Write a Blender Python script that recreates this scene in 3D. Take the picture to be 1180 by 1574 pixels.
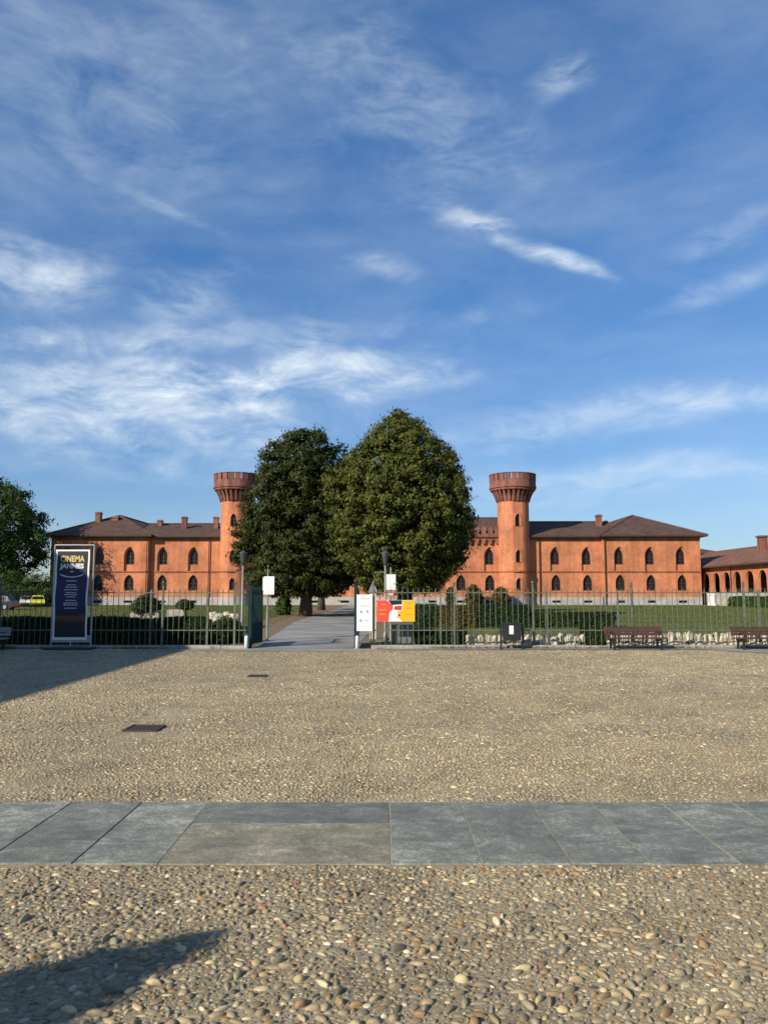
import bpy, math, random
import numpy as np
from mathutils import Vector

scene = bpy.context.scene
for o in list(bpy.data.objects):
    bpy.data.objects.remove(o)
col = scene.collection
R = math.radians

# ------------------------------------------------------------------ camera
PITCH, FPX, CAMH = R(6.04), 1182.0, 1.70
cam_d = bpy.data.cameras.new('camera')
cam_d.sensor_fit = 'HORIZONTAL'
cam_d.sensor_width = 36.0
cam_d.lens = 36.0 * FPX / 1180.0
cam_d.clip_start = 0.05
cam_d.clip_end = 6000
cam = bpy.data.objects.new('camera', cam_d)
cam.location = (0, 0, CAMH)
cam.rotation_euler = (R(90) + PITCH, 0, 0)
col.objects.link(cam)
scene.camera = cam

# ------------------------------------------------------------------ light
SUN_EL, SUN_DIR = R(27), (0.725, 0.689)      # ground direction in which the shadows fall
SUN_STRENGTH, SKY_STRENGTH, EXPOSURE = 3.75, 0.115, 0.70

world = bpy.data.worlds.new('World')
scene.world = world
world.use_nodes = True


def node(nt, typ, ins=None, **props):
    n = nt.nodes.new(typ)
    for k, v in props.items():
        setattr(n, k, v)
    for k, v in (ins or {}).items():
        s = n.inputs[k]
        if isinstance(v, bpy.types.NodeSocket):
            nt.links.new(v, s)
        else:
            s.default_value = v
    return n


def math_n(nt, op, a, b=None, c=None, clamp=False):
    ins = {0: a}
    if b is not None:
        ins[1] = b
    if c is not None:
        ins[2] = c
    return node(nt, 'ShaderNodeMath', ins, operation=op, use_clamp=clamp).outputs[0]


def ramp_n(nt, fac, stops, interp='LINEAR'):
    n = node(nt, 'ShaderNodeValToRGB', {'Fac': fac})
    cr = n.color_ramp
    cr.interpolation = interp
    while len(cr.elements) > 1:
        cr.elements.remove(cr.elements[-1])
    for i, (p, c) in enumerate(stops):
        e = cr.elements[0] if i == 0 else cr.elements.new(p)
        e.position = p
        e.color = tuple(c) + (1,) if len(c) == 3 else c
    return n.outputs['Color']


def mix_n(nt, fac, a, b, blend='MIX'):
    n = nt.nodes.new('ShaderNodeMix')
    n.data_type = 'RGBA'
    n.blend_type = blend
    for s, v in ((n.inputs[0], fac), (n.inputs[6], a), (n.inputs[7], b)):
        if isinstance(v, bpy.types.NodeSocket):
            nt.links.new(v, s)
        else:
            s.default_value = v if not isinstance(v, tuple) or len(v) == 4 else tuple(v) + (1,)
    return n.outputs[2]


def px_angles(px, py):
    a, b = (px - 590) / FPX, (787 - py) / FPX
    d = Vector((a, math.cos(PITCH) - b * math.sin(PITCH), math.sin(PITCH) + b * math.cos(PITCH))).normalized()
    return math.atan2(d.x, d.y), math.asin(d.z)


def build_world():
    nt = world.node_tree
    nt.nodes.clear()
    out = nt.nodes.new('ShaderNodeOutputWorld')
    bg = nt.nodes.new('ShaderNodeBackground')
    sky = node(nt, 'ShaderNodeTexSky', sky_type='NISHITA', sun_disc=False, sun_elevation=SUN_EL,
               sun_rotation=math.atan2(-SUN_DIR[0], -SUN_DIR[1]), altitude=300, air_density=1.15,
               dust_density=0.35, ozone_density=2.2)
    gen = nt.nodes.new('ShaderNodeTexCoord').outputs['Generated']
    sep = node(nt, 'ShaderNodeSeparateXYZ', {0: gen})
    x, y, z = sep.outputs
    az = math_n(nt, 'ARCTAN2', x, y)
    el = math_n(nt, 'ARCSINE', z)
    ae = node(nt, 'ShaderNodeCombineXYZ', {0: az, 1: el, 2: 0.0}).outputs[0]
    # slow warp so that no streak is straight
    wn = node(nt, 'ShaderNodeTexNoise', {'Vector': ae, 'Scale': 4.0, 'Detail': 3.0})
    wv = node(nt, 'ShaderNodeVectorMath', {0: wn.outputs['Color'], 1: (0.5, 0.5, 0.5)}, operation='SUBTRACT').outputs[0]
    wv = node(nt, 'ShaderNodeVectorMath', {0: wv, 'Scale': 0.055}, operation='SCALE').outputs[0]
    wae = node(nt, 'ShaderNodeVectorMath', {0: ae, 1: wv}, operation='ADD').outputs[0]

    def noise(rot, sx, sy, detail=6.0, rough=0.6, off=0.0, dist=0.3):
        m = node(nt, 'ShaderNodeMapping', {'Vector': wae, 'Rotation': (0, 0, rot), 'Scale': (sx, sy, 1), 'Location': (off, off * 0.7, 0)})
        return node(nt, 'ShaderNodeTexNoise', {'Vector': m.outputs[0], 'Scale': 1.0, 'Detail': detail, 'Roughness': rough, 'Distortion': dist}).outputs[0]

    # thin veil of cirrus over the whole sky
    veil = math_n(nt, 'MULTIPLY', math_n(nt, 'SMOOTH_MIN', math_n(nt, 'MAXIMUM', math_n(nt, 'SUBTRACT', noise(R(-14), 3.0, 8.0, 7, 0.62, 3.1), 0.37), 0.0), 1.0, 0.1), 0.84)
    fine = noise(R(-20), 9.0, 34.0, 6, 0.65, 1.7)
    veil = math_n(nt, 'MULTIPLY', veil, math_n(nt, 'ADD', math_n(nt, 'MULTIPLY', fine, 0.9), 0.38))
    total = veil
    # single clouds: centre px, length, width (px), tilt on the picture, weight
    wisps = [((210, 615), 330, 78, -3, 1.35), ((470, 575), 240, 42, 8, 1.15), ((640, 600), 110, 20, 10, 0.6),
             ((40, 430), 150, 52, 2, 0.95), ((275, 470), 95, 50, 25, 0.65), ((330, 525), 420, 26, 6, 0.55),
             ((715, 338), 72, 20, -8, 1.0), ((845, 395), 115, 15, -24, 1.1), ((860, 118), 60, 30, 4, 0.75),
             ((640, 175), 260, 95, -25, 0.38), ((590, 405), 70, 18, -12, 0.45), ((1120, 435), 130, 22, 14, 0.5),
             ((900, 650), 330, 34, 6, 0.65), ((1120, 612), 140, 24, -3, 0.65), ((940, 735), 380, 34, 2, 0.55),
             ((265, 322), 80, 13, -14, 0.4), ((250, 700), 330, 40, 0, 0.5), ((150, 130), 420, 170, 0, 0.30), ((1130, 350), 110, 24, 12, 0.4)]
    n1 = noise(R(8), 10.0, 25.0, 9, 0.64, 5.3, 0.5)
    n2 = noise(R(-24), 13.0, 38.0, 9, 0.66, 8.1, 0.45)
    c1 = math_n(nt, 'MULTIPLY_ADD', n1, 3.3, -1.05, clamp=True)
    c2 = math_n(nt, 'MULTIPLY_ADD', n2, 3.3, -1.0, clamp=True)
    rag = noise(R(-5), 9.0, 16.0, 6, 0.6, 11.3, 0.4)
    fib = math_n(nt, 'MULTIPLY_ADD', fine, 1.3, 0.35)
    c1 = math_n(nt, 'MULTIPLY', c1, fib)
    c2 = math_n(nt, 'MULTIPLY', c2, fib)
    for (pc, ln, wd, tilt, wt) in wisps:
        a0, e0 = px_angles(*pc)
        v = node(nt, 'ShaderNodeVectorMath', {0: wae, 1: (a0, e0, 0)}, operation='SUBTRACT').outputs[0]
        v = node(nt, 'ShaderNodeVectorRotate', {'Vector': v, 'Angle': R(-tilt)}, rotation_type='Z_AXIS').outputs[0]
        v = node(nt, 'ShaderNodeVectorMath', {0: v, 1: (FPX / ln, FPX / wd, 0)}, operation='MULTIPLY').outputs[0]
        d = node(nt, 'ShaderNodeVectorMath', {0: v}, operation='LENGTH').outputs['Value']
        d = math_n(nt, 'ADD', d, math_n(nt, 'MULTIPLY_ADD', rag, 1.7, -0.85))
        m = node(nt, 'ShaderNodeMapRange', {'Value': d, 1: 1.25, 2: 0.05, 3: 0.0, 4: wt}, interpolation_type='SMOOTHSTEP').outputs[0]
        m = math_n(nt, 'MULTIPLY', m, c2 if tilt < -5 else c1)
        total = math_n(nt, 'ADD', total, m)
    total = math_n(nt, 'MULTIPLY', total, 0.53, clamp=True)
    cloud = node(nt, 'ShaderNodeRGB')
    cloud.outputs[0].default_value = (5.0, 5.5, 5.75, 1)
    hs = node(nt, 'ShaderNodeHueSaturation', {'Saturation': 1.3, 'Value': 1.0, 'Color': sky.outputs[0]})
    k = SKY_STRENGTH * 2 ** EXPOSURE            # camera-like tone response of the blue sky
    g = node(nt, 'ShaderNodeVectorMath', {0: hs.outputs[0], 'Scale': k}, operation='SCALE').outputs[0]
    g = node(nt, 'ShaderNodeGamma', {'Color': g, 'Gamma': 0.7}).outputs[0]
    g = node(nt, 'ShaderNodeVectorMath', {0: g, 1: (0.375 / k, 0.482 / k, 0.672 / k)}, operation='MULTIPLY').outputs[0]
    mixed = mix_n(nt, total, g, cloud.outputs[0])
    nt.links.new(mixed, bg.inputs[0])
    bg.inputs[1].default_value = SKY_STRENGTH
    nt.links.new(bg.outputs[0], out.inputs[0])


build_world()
sun_d = bpy.data.lights.new('sun', 'SUN')
sun_d.energy = SUN_STRENGTH
sun_d.angle = R(0.5)
sun_d.color = (1.0, 0.92, 0.80)
sun = bpy.data.objects.new('sun', sun_d)
ld = Vector((SUN_DIR[0] * math.cos(SUN_EL), SUN_DIR[1] * math.cos(SUN_EL), -math.sin(SUN_EL)))
sun.rotation_euler = ld.to_track_quat('-Z', 'Y').to_euler()
sun.location = (-30, -30, 40)
col.objects.link(sun)
scene.view_settings.view_transform = 'Standard'
scene.view_settings.look = 'None'
scene.view_settings.exposure = EXPOSURE
scene.view_settings.gamma = 1.0
scene.view_settings.use_curve_mapping = False
scene.render.engine = 'CYCLES'
scene.cycles.use_denoising = True
scene.cycles.max_bounces = 6

# ------------------------------------------------------------------ helpers
def P(px, py, Y):
    a, b = (px - 590) / FPX, (787 - py) / FPX
    dy = math.cos(PITCH) - b * math.sin(PITCH)
    t = Y / dy
    return (a * t, Y, CAMH + t * (math.sin(PITCH) + b * math.cos(PITCH)))


def XP(px, Y, z=1.0):
    zc = Y * math.cos(PITCH) + (z - CAMH) * math.sin(PITCH)
    return (px - 590) / FPX * zc


def ZP(py, Y):
    return P(590, py, Y)[2]


def G(px, py):
    b = (787 - py) / FPX
    dz = math.sin(PITCH) + b * math.cos(PITCH)
    t = -CAMH / dz
    return ((px - 590) / FPX * t, t * (math.cos(PITCH) - b * math.sin(PITCH)))


WLOC = {}


def tag(o, label=None, cat=None, group=None, kind=None):
    if label: o['label'] = label
    if cat: o['category'] = cat
    if group: o['group'] = group
    if kind: o['kind'] = kind
    return o


def empty(name, loc, label=None, cat=None, group=None, kind=None, parent=None):
    o = bpy.data.objects.new(name, None)
    o.empty_display_size = 0.2
    col.objects.link(o)
    WLOC[o.name] = Vector(loc)
    if parent is not None:
        o.parent = parent
        o.location = Vector(loc) - WLOC[parent.name]
    else:
        o.location = loc
    return tag(o, label, cat, group, kind)


def place(name, me, loc, parent=None, rot=None, scale=None):
    o = bpy.data.objects.new(name, me)
    col.objects.link(o)
    WLOC[o.name] = Vector(loc)
    if parent is not None:
        o.parent = parent
        o.location = Vector(loc) - WLOC[parent.name]
    else:
        o.location = loc
    if rot: o.rotation_euler = rot
    if scale: o.scale = scale
    return o


class MB:
    def __init__(s):
        s.v, s.f = [], []

    def poly(s, pts):
        n = len(s.v)
        s.v += [tuple(p) for p in pts]
        s.f.append(tuple(range(n, n + len(pts))))
        return s

    def box(s, x0, x1, y0, y1, z0, z1, ch=0.0):
        n = len(s.v)
        if ch:
            s.v += [(x0, y0, z0), (x1, y0, z0), (x1, y1, z0), (x0, y1, z0),
                    (x0, y0, z1 - ch), (x1, y0, z1 - ch), (x1, y1, z1 - ch), (x0, y1, z1 - ch),
                    (x0 + ch, y0 + ch, z1), (x1 - ch, y0 + ch, z1), (x1 - ch, y1 - ch, z1), (x0 + ch, y1 - ch, z1)]
            q = [(3, 2, 1, 0), (8, 9, 10, 11)]
            for b in (0, 4):
                q += [(b, b + 1, b + 5, b + 4), (b + 1, b + 2, b + 6, b + 5), (b + 2, b + 3, b + 7, b + 6), (b + 3, b, b + 4, b + 7)]
        else:
            s.v += [(x0, y0, z0), (x1, y0, z0), (x1, y1, z0), (x0, y1, z0), (x0, y0, z1), (x1, y0, z1), (x1, y1, z1), (x0, y1, z1)]
            q = [(3, 2, 1, 0), (4, 5, 6, 7), (0, 1, 5, 4), (1, 2, 6, 5), (2, 3, 7, 6), (3, 0, 4, 7)]
        s.f += [tuple(i + n for i in f) for f in q]
        return s

    def tube(s, pts, rad, n=8, cap=True):
        pts = [Vector(p) for p in pts]
        if not hasattr(rad, '__len__'): rad = [rad] * len(pts)
        base = len(s.v)
        for i, p in enumerate(pts):
            t = (pts[min(i + 1, len(pts) - 1)] - pts[max(i - 1, 0)]).normalized()
            a = t.cross(Vector((0, 1, 0)) if abs(t.y) < 0.9 else Vector((1, 0, 0))).normalized()
            b = t.cross(a)
            for k in range(n):
                an = 2 * math.pi * k / n
                s.v.append(tuple(p + rad[i] * (math.cos(an) * a + math.sin(an) * b)))
        for i in range(len(pts) - 1):
            for k in range(n):
                k2 = (k + 1) % n
                s.f.append((base + i * n + k, base + i * n + k2, base + (i + 1) * n + k2, base + (i + 1) * n + k))
        if cap:
            s.f.append(tuple(base + k for k in reversed(range(n))))
            s.f.append(tuple(base + (len(pts) - 1) * n + k for k in range(n)))
        return s

    def lathe(s, prof, c=(0, 0), n=16):
        base = len(s.v)
        for r, z in prof:
            for k in range(n):
                an = 2 * math.pi * k / n
                s.v.append((c[0] + r * math.cos(an), c[1] + r * math.sin(an), z))
        for i in range(len(prof) - 1):
            for k in range(n):
                k2 = (k + 1) % n
                s.f.append((base + i * n + k, base + i * n + k2, base + (i + 1) * n + k2, base + (i + 1) * n + k))
        s.f.append(tuple(base + k for k in reversed(range(n))))
        s.f.append(tuple(base + (len(prof) - 1) * n + k for k in range(n)))
        return s

    def prism(s, pts2, y0, y1):          # outline in x,z pushed along y
        n, m = len(s.v), len(pts2)
        s.v += [(x, y0, z) for x, z in pts2] + [(x, y1, z) for x, z in pts2]
        s.f.append(tuple(range(n, n + m)))
        s.f.append(tuple(reversed(range(n + m, n + 2 * m))))
        for i in range(m):
            j = (i + 1) % m
            s.f.append((n + i, n + m + i, n + m + j, n + j))
        return s

    def mesh(s, name, mat, smooth=False):
        me = bpy.data.meshes.new(name)
        me.from_pydata(s.v, [], s.f)
        me.materials.append(mat)
        if smooth:
            me.polygons.foreach_set('use_smooth', [True] * len(me.polygons))
        me.update()
        return me

    def build(s, name, mat, parent=None, smooth=False, **tags):
        a = np.array(s.v)
        c = ((a[:, 0].min() + a[:, 0].max()) / 2, (a[:, 1].min() + a[:, 1].max()) / 2, a[:, 2].min())
        s.v = [tuple(r) for r in (a - np.array(c))]
        o = place(name, s.mesh(name, mat, smooth), c, parent)
        return tag(o, **tags)


def fast_mesh(name, V, F, mat, smooth=False, color=None):
    me = bpy.data.meshes.new(name)
    V = np.ascontiguousarray(V, dtype=np.float32)
    F = np.ascontiguousarray(F, dtype=np.int32)
    k = F.shape[1]
    me.vertices.add(len(V))
    me.vertices.foreach_set('co', V.ravel())
    me.loops.add(F.size)
    me.loops.foreach_set('vertex_index', F.ravel())
    me.polygons.add(len(F))
    me.polygons.foreach_set('loop_start', np.arange(0, F.size, k, dtype=np.int32))
    me.polygons.foreach_set('loop_total', np.full(len(F), k, dtype=np.int32))
    if smooth:
        me.polygons.foreach_set('use_smooth', np.ones(len(F), dtype=bool))
    if color is not None:
        at = me.color_attributes.new('Col', 'FLOAT_COLOR', 'POINT')
        at.data.foreach_set('color', np.ascontiguousarray(color, dtype=np.float32).ravel())
    me.update(calc_edges=True)
    me.materials.append(mat)
    return me


# ------------------------------------------------------------------ materials
def new_mat(name):
    m = bpy.data.materials.new(name)
    m.use_nodes = True
    nt = m.node_tree
    return m, nt, nt.nodes['Principled BSDF']


def noise_n(nt, vec, scale, detail=4.0, rough=0.55, dist=0.0):
    ins = {'Scale': scale, 'Detail': detail, 'Roughness': rough, 'Distortion': dist}
    if vec is not None: ins['Vector'] = vec
    return node(nt, 'ShaderNodeTexNoise', ins).outputs[0]


def bump_n(nt, bsdf, h, strength=0.3, dist=0.02):
    b = node(nt, 'ShaderNodeBump', {'Height': h, 'Strength': strength, 'Distance': dist})
    nt.links.new(b.outputs[0], bsdf.inputs['Normal'])


def geo_pos(nt):
    return nt.nodes.new('ShaderNodeNewGeometry').outputs['Position']


def plain(name, c, rough=0.6, metal=0.0, var=0.25, scale=6.0, bump=0.0, emit=None):
    m, nt, b = new_mat(name)
    n = noise_n(nt, geo_pos(nt), scale, 5)
    c2 = tuple(x * (1 - var) for x in c)
    c3 = tuple(min(1, x * (1 + var)) for x in c)
    nt.links.new(ramp_n(nt, n, [(0.3, c2), (0.7, c3)]), b.inputs['Base Color'])
    b.inputs['Roughness'].default_value = rough
    b.inputs['Metallic'].default_value = metal
    if bump: bump_n(nt, b, n, bump, 0.02)
    return m


def brick_mat(name, c, dark=0.75, stain=0.5):
    m, nt, b = new_mat(name)
    pos = geo_pos(nt)
    sep = node(nt, 'ShaderNodeSeparateXYZ', {0: pos})
    u = math_n(nt, 'ADD', sep.outputs[0], sep.outputs[1])
    v = node(nt, 'ShaderNodeCombineXYZ', {0: u, 1: sep.outputs[2], 2: 0.0}).outputs[0]
    br = node(nt, 'ShaderNodeTexBrick', {'Vector': v, 'Color1': c + (1,), 'Color2': tuple(x * dark for x in c) + (1,),
                                         'Mortar': (c[0] * 0.95, c[1] * 1.3, c[2] * 1.5, 1), 'Scale': 1.0, 'Mortar Size': 0.008,
                                         'Brick Width': 0.26, 'Row Height': 0.075, 'Bias': -0.1})
    big = noise_n(nt, pos, 0.35, 6, 0.62)
    mid = noise_n(nt, pos, 2.2, 6, 0.65)
    st = node(nt, 'ShaderNodeMapping', {'Vector': pos, 'Scale': (1.4, 1.4, 0.16)}).outputs[0]
    run = noise_n(nt, st, 1.0, 5, 0.6)
    f = math_n(nt, 'MULTIPLY', ramp_n(nt, big, [(0.33, (0.72,) * 3), (0.66, (1.15,) * 3)]), ramp_n(nt, mid, [(0.3, (0.82,) * 3), (0.7, (1.12,) * 3)]))
    f = math_n(nt, 'MULTIPLY', f, ramp_n(nt, run, [(0.36, (1 - stain * 0.55,) * 3), (0.56, (1.04,) * 3)]))
    fac = node(nt, 'ShaderNodeVectorMath', {0: br.outputs['Color'], 'Scale': f}, operation='SCALE').outputs[0]
    nt.links.new(fac, b.inputs['Base Color'])
    b.inputs['Roughness'].default_value = 0.9
    bump_n(nt, b, br.outputs['Fac'], -0.35, 0.01)
    return m


def tile_mat(name, c, axis='X'):
    m, nt, b = new_mat(name)
    pos = geo_pos(nt)
    sep = node(nt, 'ShaderNodeSeparateXYZ', {0: pos})
    a = sep.outputs[0 if axis == 'X' else 1]
    w = math_n(nt, 'SINE', math_n(nt, 'MULTIPLY', a, 2 * math.pi / 0.24))
    row = math_n(nt, 'FRACT', math_n(nt, 'MULTIPLY', sep.outputs[1 if axis == 'X' else 0], 1 / 0.33))
    cell = node(nt, 'ShaderNodeTexVoronoi', {'Vector': pos, 'Scale': 3.2}).outputs['Color']
    cs = node(nt, 'ShaderNodeSeparateColor', {0: cell}).outputs[0]
    big = noise_n(nt, pos, 0.5, 6, 0.65)
    k = math_n(nt, 'ADD', math_n(nt, 'MULTIPLY', cs, 0.4), big)
    nt.links.new(ramp_n(nt, k, [(0.35, tuple(x * 0.5 for x in c)), (0.62, c), (0.95, tuple(x * 1.5 for x in c))]), b.inputs['Base Color'])
    b.inputs['Roughness'].default_value = 0.9
    bump_n(nt, b, math_n(nt, 'ADD', w, math_n(nt, 'MULTIPLY', row, 0.8)), 0.7, 0.05)
    return m


def leaf_mat(name, stops, trans=0.25, rough=0.55):
    m, nt, b = new_mat(name)
    rnd = nt.nodes.new('ShaderNodeNewGeometry').outputs['Random Per Island']
    big = noise_n(nt, geo_pos(nt), 0.7, 3)
    k = math_n(nt, 'ADD', math_n(nt, 'MULTIPLY', rnd, 0.65), math_n(nt, 'MULTIPLY_ADD', big, 0.9, -0.27))
    colr = ramp_n(nt, k, stops)
    nt.links.new(colr, b.inputs['Base Color'])
    b.inputs['Roughness'].default_value = rough
    b.inputs['Specular IOR Level'].default_value = 0.12
    tr = node(nt, 'ShaderNodeBsdfTranslucent', {'Color': colr})
    mx = node(nt, 'ShaderNodeMixShader', {0: trans, 1: b.outputs[0], 2: tr.outputs[0]})
    nt.links.new(mx.outputs[0], nt.nodes['Material Output'].inputs[0])
    return m


PEB = [(0.0, (0.10, 0.095, 0.085)), (0.08, (0.20, 0.18, 0.145)), (0.30, (0.285, 0.235, 0.16)), (0.40, (0.27, 0.165, 0.085)),
       (0.46, (0.30, 0.255, 0.175)), (0.66, (0.25, 0.24, 0.205)), (0.86, (0.36, 0.315, 0.225)), (0.95, (0.46, 0.405, 0.29)), (1.0, (0.56, 0.52, 0.43))]


PEB = [(p, (c[0] * 1.20, c[1] * 1.05, c[2] * 0.76)) for p, c in PEB]


def peb_col(t):
    xs = [p for p, _ in PEB]
    return np.stack([np.interp(t, xs, [c[i] for _, c in PEB]) for i in range(3)], -1)


def pebble_mats():
    ms = []
    for kind in ('object', 'attribute'):
        m, nt, b = new_mat('river_pebble_' + kind)
        if kind == 'object':
            c = ramp_n(nt, nt.nodes.new('ShaderNodeObjectInfo').outputs['Random'], PEB)
        else:
            c = node(nt, 'ShaderNodeVertexColor', layer_name='Col').outputs[0]
        n = noise_n(nt, geo_pos(nt), 60, 5, 0.65)
        c2 = node(nt, 'ShaderNodeVectorMath', {0: c, 'Scale': math_n(nt, 'MULTIPLY_ADD', n, *((0.78, 0.47) if kind == 'object' else (0.9, 0.55)))}, operation='SCALE').outputs[0]
        nt.links.new(c2, b.inputs['Base Color'])
        b.inputs['Roughness'].default_value = 0.62
        bump_n(nt, b, noise_n(nt, geo_pos(nt), 180, 3), 0.25, 0.003)
        ms.append(m)
    return ms


M = {}
M['peb_o'], M['peb_a'] = pebble_mats()


def mk_mortar():
    m, nt, b = new_mat('sandy_mortar')
    pos = geo_pos(nt)
    n = noise_n(nt, pos, 1.2, 6, 0.6)
    g = noise_n(nt, pos, 90, 5, 0.7)
    k = math_n(nt, 'ADD', math_n(nt, 'MULTIPLY', n, 0.6), math_n(nt, 'MULTIPLY', g, 0.5))
    nt.links.new(ramp_n(nt, k, [(0.42, (0.14, 0.116, 0.070)), (0.52, (0.26, 0.213, 0.127)), (0.64, (0.40, 0.33, 0.195))]), b.inputs['Base Color'])
    b.inputs['Roughness'].default_value = 0.95
    bump_n(nt, b, g, 0.6, 0.008)
    return m


def mk_slab(name='gneiss_slab', tint=(1, 1, 1)):
    m, nt, b = new_mat(name)
    pos = geo_pos(nt)
    oi = nt.nodes.new('ShaderNodeObjectInfo').outputs['Random']
    off = node(nt, 'ShaderNodeCombineXYZ', {0: math_n(nt, 'MULTIPLY', oi, 40.0), 1: math_n(nt, 'MULTIPLY', oi, 17.0), 2: 0.0}).outputs[0]
    p2 = node(nt, 'ShaderNodeVectorMath', {0: pos, 1: off}, operation='ADD').outputs[0]
    st = node(nt, 'ShaderNodeMapping', {'Vector': p2, 'Rotation': (0, 0, R(20)), 'Scale': (1.8, 2.8, 1)}).outputs[0]
    vein = noise_n(nt, st, 2.2, 8, 0.68, 1.2)
    big = noise_n(nt, p2, 1.6, 5, 0.6)
    grain = noise_n(nt, node(nt, 'ShaderNodeMapping', {'Vector': pos, 'Scale': (1, 0.55, 1)}).outputs[0], 55, 6, 0.85)
    k = math_n(nt, 'ADD', math_n(nt, 'MULTIPLY', vein, 0.55), math_n(nt, 'MULTIPLY', big, 0.45))
    k = math_n(nt, 'ADD', k, math_n(nt, 'MULTIPLY_ADD', grain, 0.75, -0.375))
    k = math_n(nt, 'ADD', k, math_n(nt, 'MULTIPLY_ADD', oi, 0.09, -0.045))
    nt.links.new(ramp_n(nt, k, [(0.33, (0.085, 0.093, 0.098)), (0.46, (0.135, 0.144, 0.148)), (0.55, (0.185, 0.192, 0.193)), (0.66, (0.34, 0.34, 0.325))]), b.inputs['Base Color'])
    bc = b.inputs['Base Color'].links[0].from_socket
    nt.links.new(mix_n(nt, 1.0, bc, tuple(tint), 'MULTIPLY'), b.inputs['Base Color'])
    nt.links.new(ramp_n(nt, big, [(0.3, (0.68,) * 3), (0.7, (0.85,) * 3)]), b.inputs['Roughness'])
    b.inputs['Specular IOR Level'].default_value = 0.25
    bump_n(nt, b, math_n(nt, 'ADD', grain, math_n(nt, 'MULTIPLY', vein, 0.7)), 0.35, 0.008)
    return m


def mk_lawn():
    m, nt, b = new_mat('lawn_soil')
    pos = geo_pos(nt)
    k = math_n(nt, 'ADD', math_n(nt, 'MULTIPLY', noise_n(nt, pos, 0.25, 6), 0.6), math_n(nt, 'MULTIPLY', noise_n(nt, pos, 4, 6, 0.7), 0.4))
    nt.links.new(ramp_n(nt, k, [(0.40, (0.045, 0.065, 0.012)), (0.5, (0.085, 0.105, 0.018)), (0.6, (0.17, 0.145, 0.045))]), b.inputs['Base Color'])
    b.inputs['Roughness'].default_value = 0.95
    bump_n(nt, b, noise_n(nt, pos, 12, 5, 0.7), 0.8, 0.05)
    return m


def mk_path():
    m, nt, b = new_mat('avenue_paving')
    pos = geo_pos(nt)
    k = math_n(nt, 'ADD', math_n(nt, 'MULTIPLY', noise_n(nt, pos, 0.4, 6), 0.6), math_n(nt, 'MULTIPLY', noise_n(nt, pos, 30, 6, 0.7), 0.4))
    nt.links.new(ramp_n(nt, k, [(0.40, (0.19, 0.18, 0.16)), (0.60, (0.33, 0.315, 0.27))]), b.inputs['Base Color'])
    b.inputs['Roughness'].default_value = 0.85
    bump_n(nt, b, noise_n(nt, pos, 40, 4), 0.4, 0.01)
    return m


M['mortar'], M['slab'], M['lawn'], M['path'] = mk_mortar(), mk_slab(tint=(1.28, 1.24, 0.98)), mk_lawn(), mk_path()
M['slab_beige'] = mk_slab('beige_gneiss_slab', (1.75, 1.5, 1.0))
M['brick'] = brick_mat('orange_brick_wall', (0.57, 0.188, 0.080), 0.84, 0.35)
M['brick_dark'] = brick_mat('weathered_brick', (0.27, 0.098, 0.064), 0.6, 0.9)
M['brick_trim'] = brick_mat('brick_trim', (0.34, 0.115, 0.05), 0.8, 0.7)
M['plinth'] = plain('grey_stone_plinth', (0.34, 0.335, 0.31), 0.9, var=0.22, scale=1.2, bump=0.2)
M['tiles'] = tile_mat('old_roof_tiles', (0.085, 0.045, 0.029))
M['tiles_y'] = tile_mat('red_roof_tiles', (0.165, 0.075, 0.047), 'Y')
M['fascia'] = plain('dark_eaves_wood', (0.05, 0.03, 0.022), 0.8)
M['frame'] = plain('window_frame_brown', (0.06, 0.036, 0.028), 0.6)
M['inner_shade'] = plain('arcade_shade_tone', (0.05, 0.03, 0.024), 0.9)  # dark colour painted in for the shade inside the arcade
M['iron'] = plain('painted_iron_green', (0.105, 0.12, 0.082), 0.6, var=0.35, scale=9)
M['iron_dark'] = plain('dark_green_iron', (0.012, 0.034, 0.030), 0.8, var=0.3)
M['iron_dark'].node_tree.nodes['Principled BSDF'].inputs['Specular IOR Level'].default_value = 0.15
M['iron_black'] = plain('black_cast_iron', (0.016, 0.017, 0.019), 0.5)
M['pole'] = plain('galvanised_grey_green', (0.24, 0.25, 0.21), 0.5, 0.2, var=0.15)
M['white'] = plain('white_sign_sheet', (0.78, 0.78, 0.75), 0.5, var=0.03)
M['cream'] = plain('cream_render', (0.62, 0.52, 0.40), 0.8, var=0.1)
M['lantern'] = plain('dark_lantern_metal', (0.06, 0.068, 0.06), 0.5)
M['greyroof'] = plain('grey_slate_cap', (0.17, 0.18, 0.18), 0.7)
M['wood'] = plain('brown_bench_wood', (0.075, 0.033, 0.022), 0.55, var=0.35, scale=14)
M['concrete'] = plain('grey_concrete', (0.27, 0.27, 0.26), 0.85, bump=0.15)
M['kerb'] = plain('pale_kerb_stone', (0.33, 0.30, 0.24), 0.9, bump=0.2)
M['rock'] = plain('pale_rubble_stone', (0.43, 0.375, 0.27), 0.9, var=0.45, scale=7, bump=0.6)
M['bark'] = plain('grey_brown_bark', (0.075, 0.06, 0.045), 0.95, var=0.4, scale=8, bump=0.6)
M['red'] = plain('red_banner_print', (0.72, 0.07, 0.025), 0.5, var=0.04)
M['yellow'] = plain('yellow_banner_print', (0.85, 0.42, 0.005), 0.5, var=0.03)
M['ink'] = plain('grey_print', (0.30, 0.31, 0.33), 0.6, var=0.05)
M['ink_red'] = plain('red_ink', (0.5, 0.04, 0.02), 0.6, var=0.05)
M['pale_ink'] = plain('pale_print', (0.62, 0.58, 0.62), 0.6, var=0.05)
M['gold'] = plain('gold_print', (0.66, 0.48, 0.17), 0.5, var=0.1)
M['steel'] = plain('brushed_steel_frame', (0.36, 0.37, 0.37), 0.4, 0.5, var=0.1)
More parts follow.
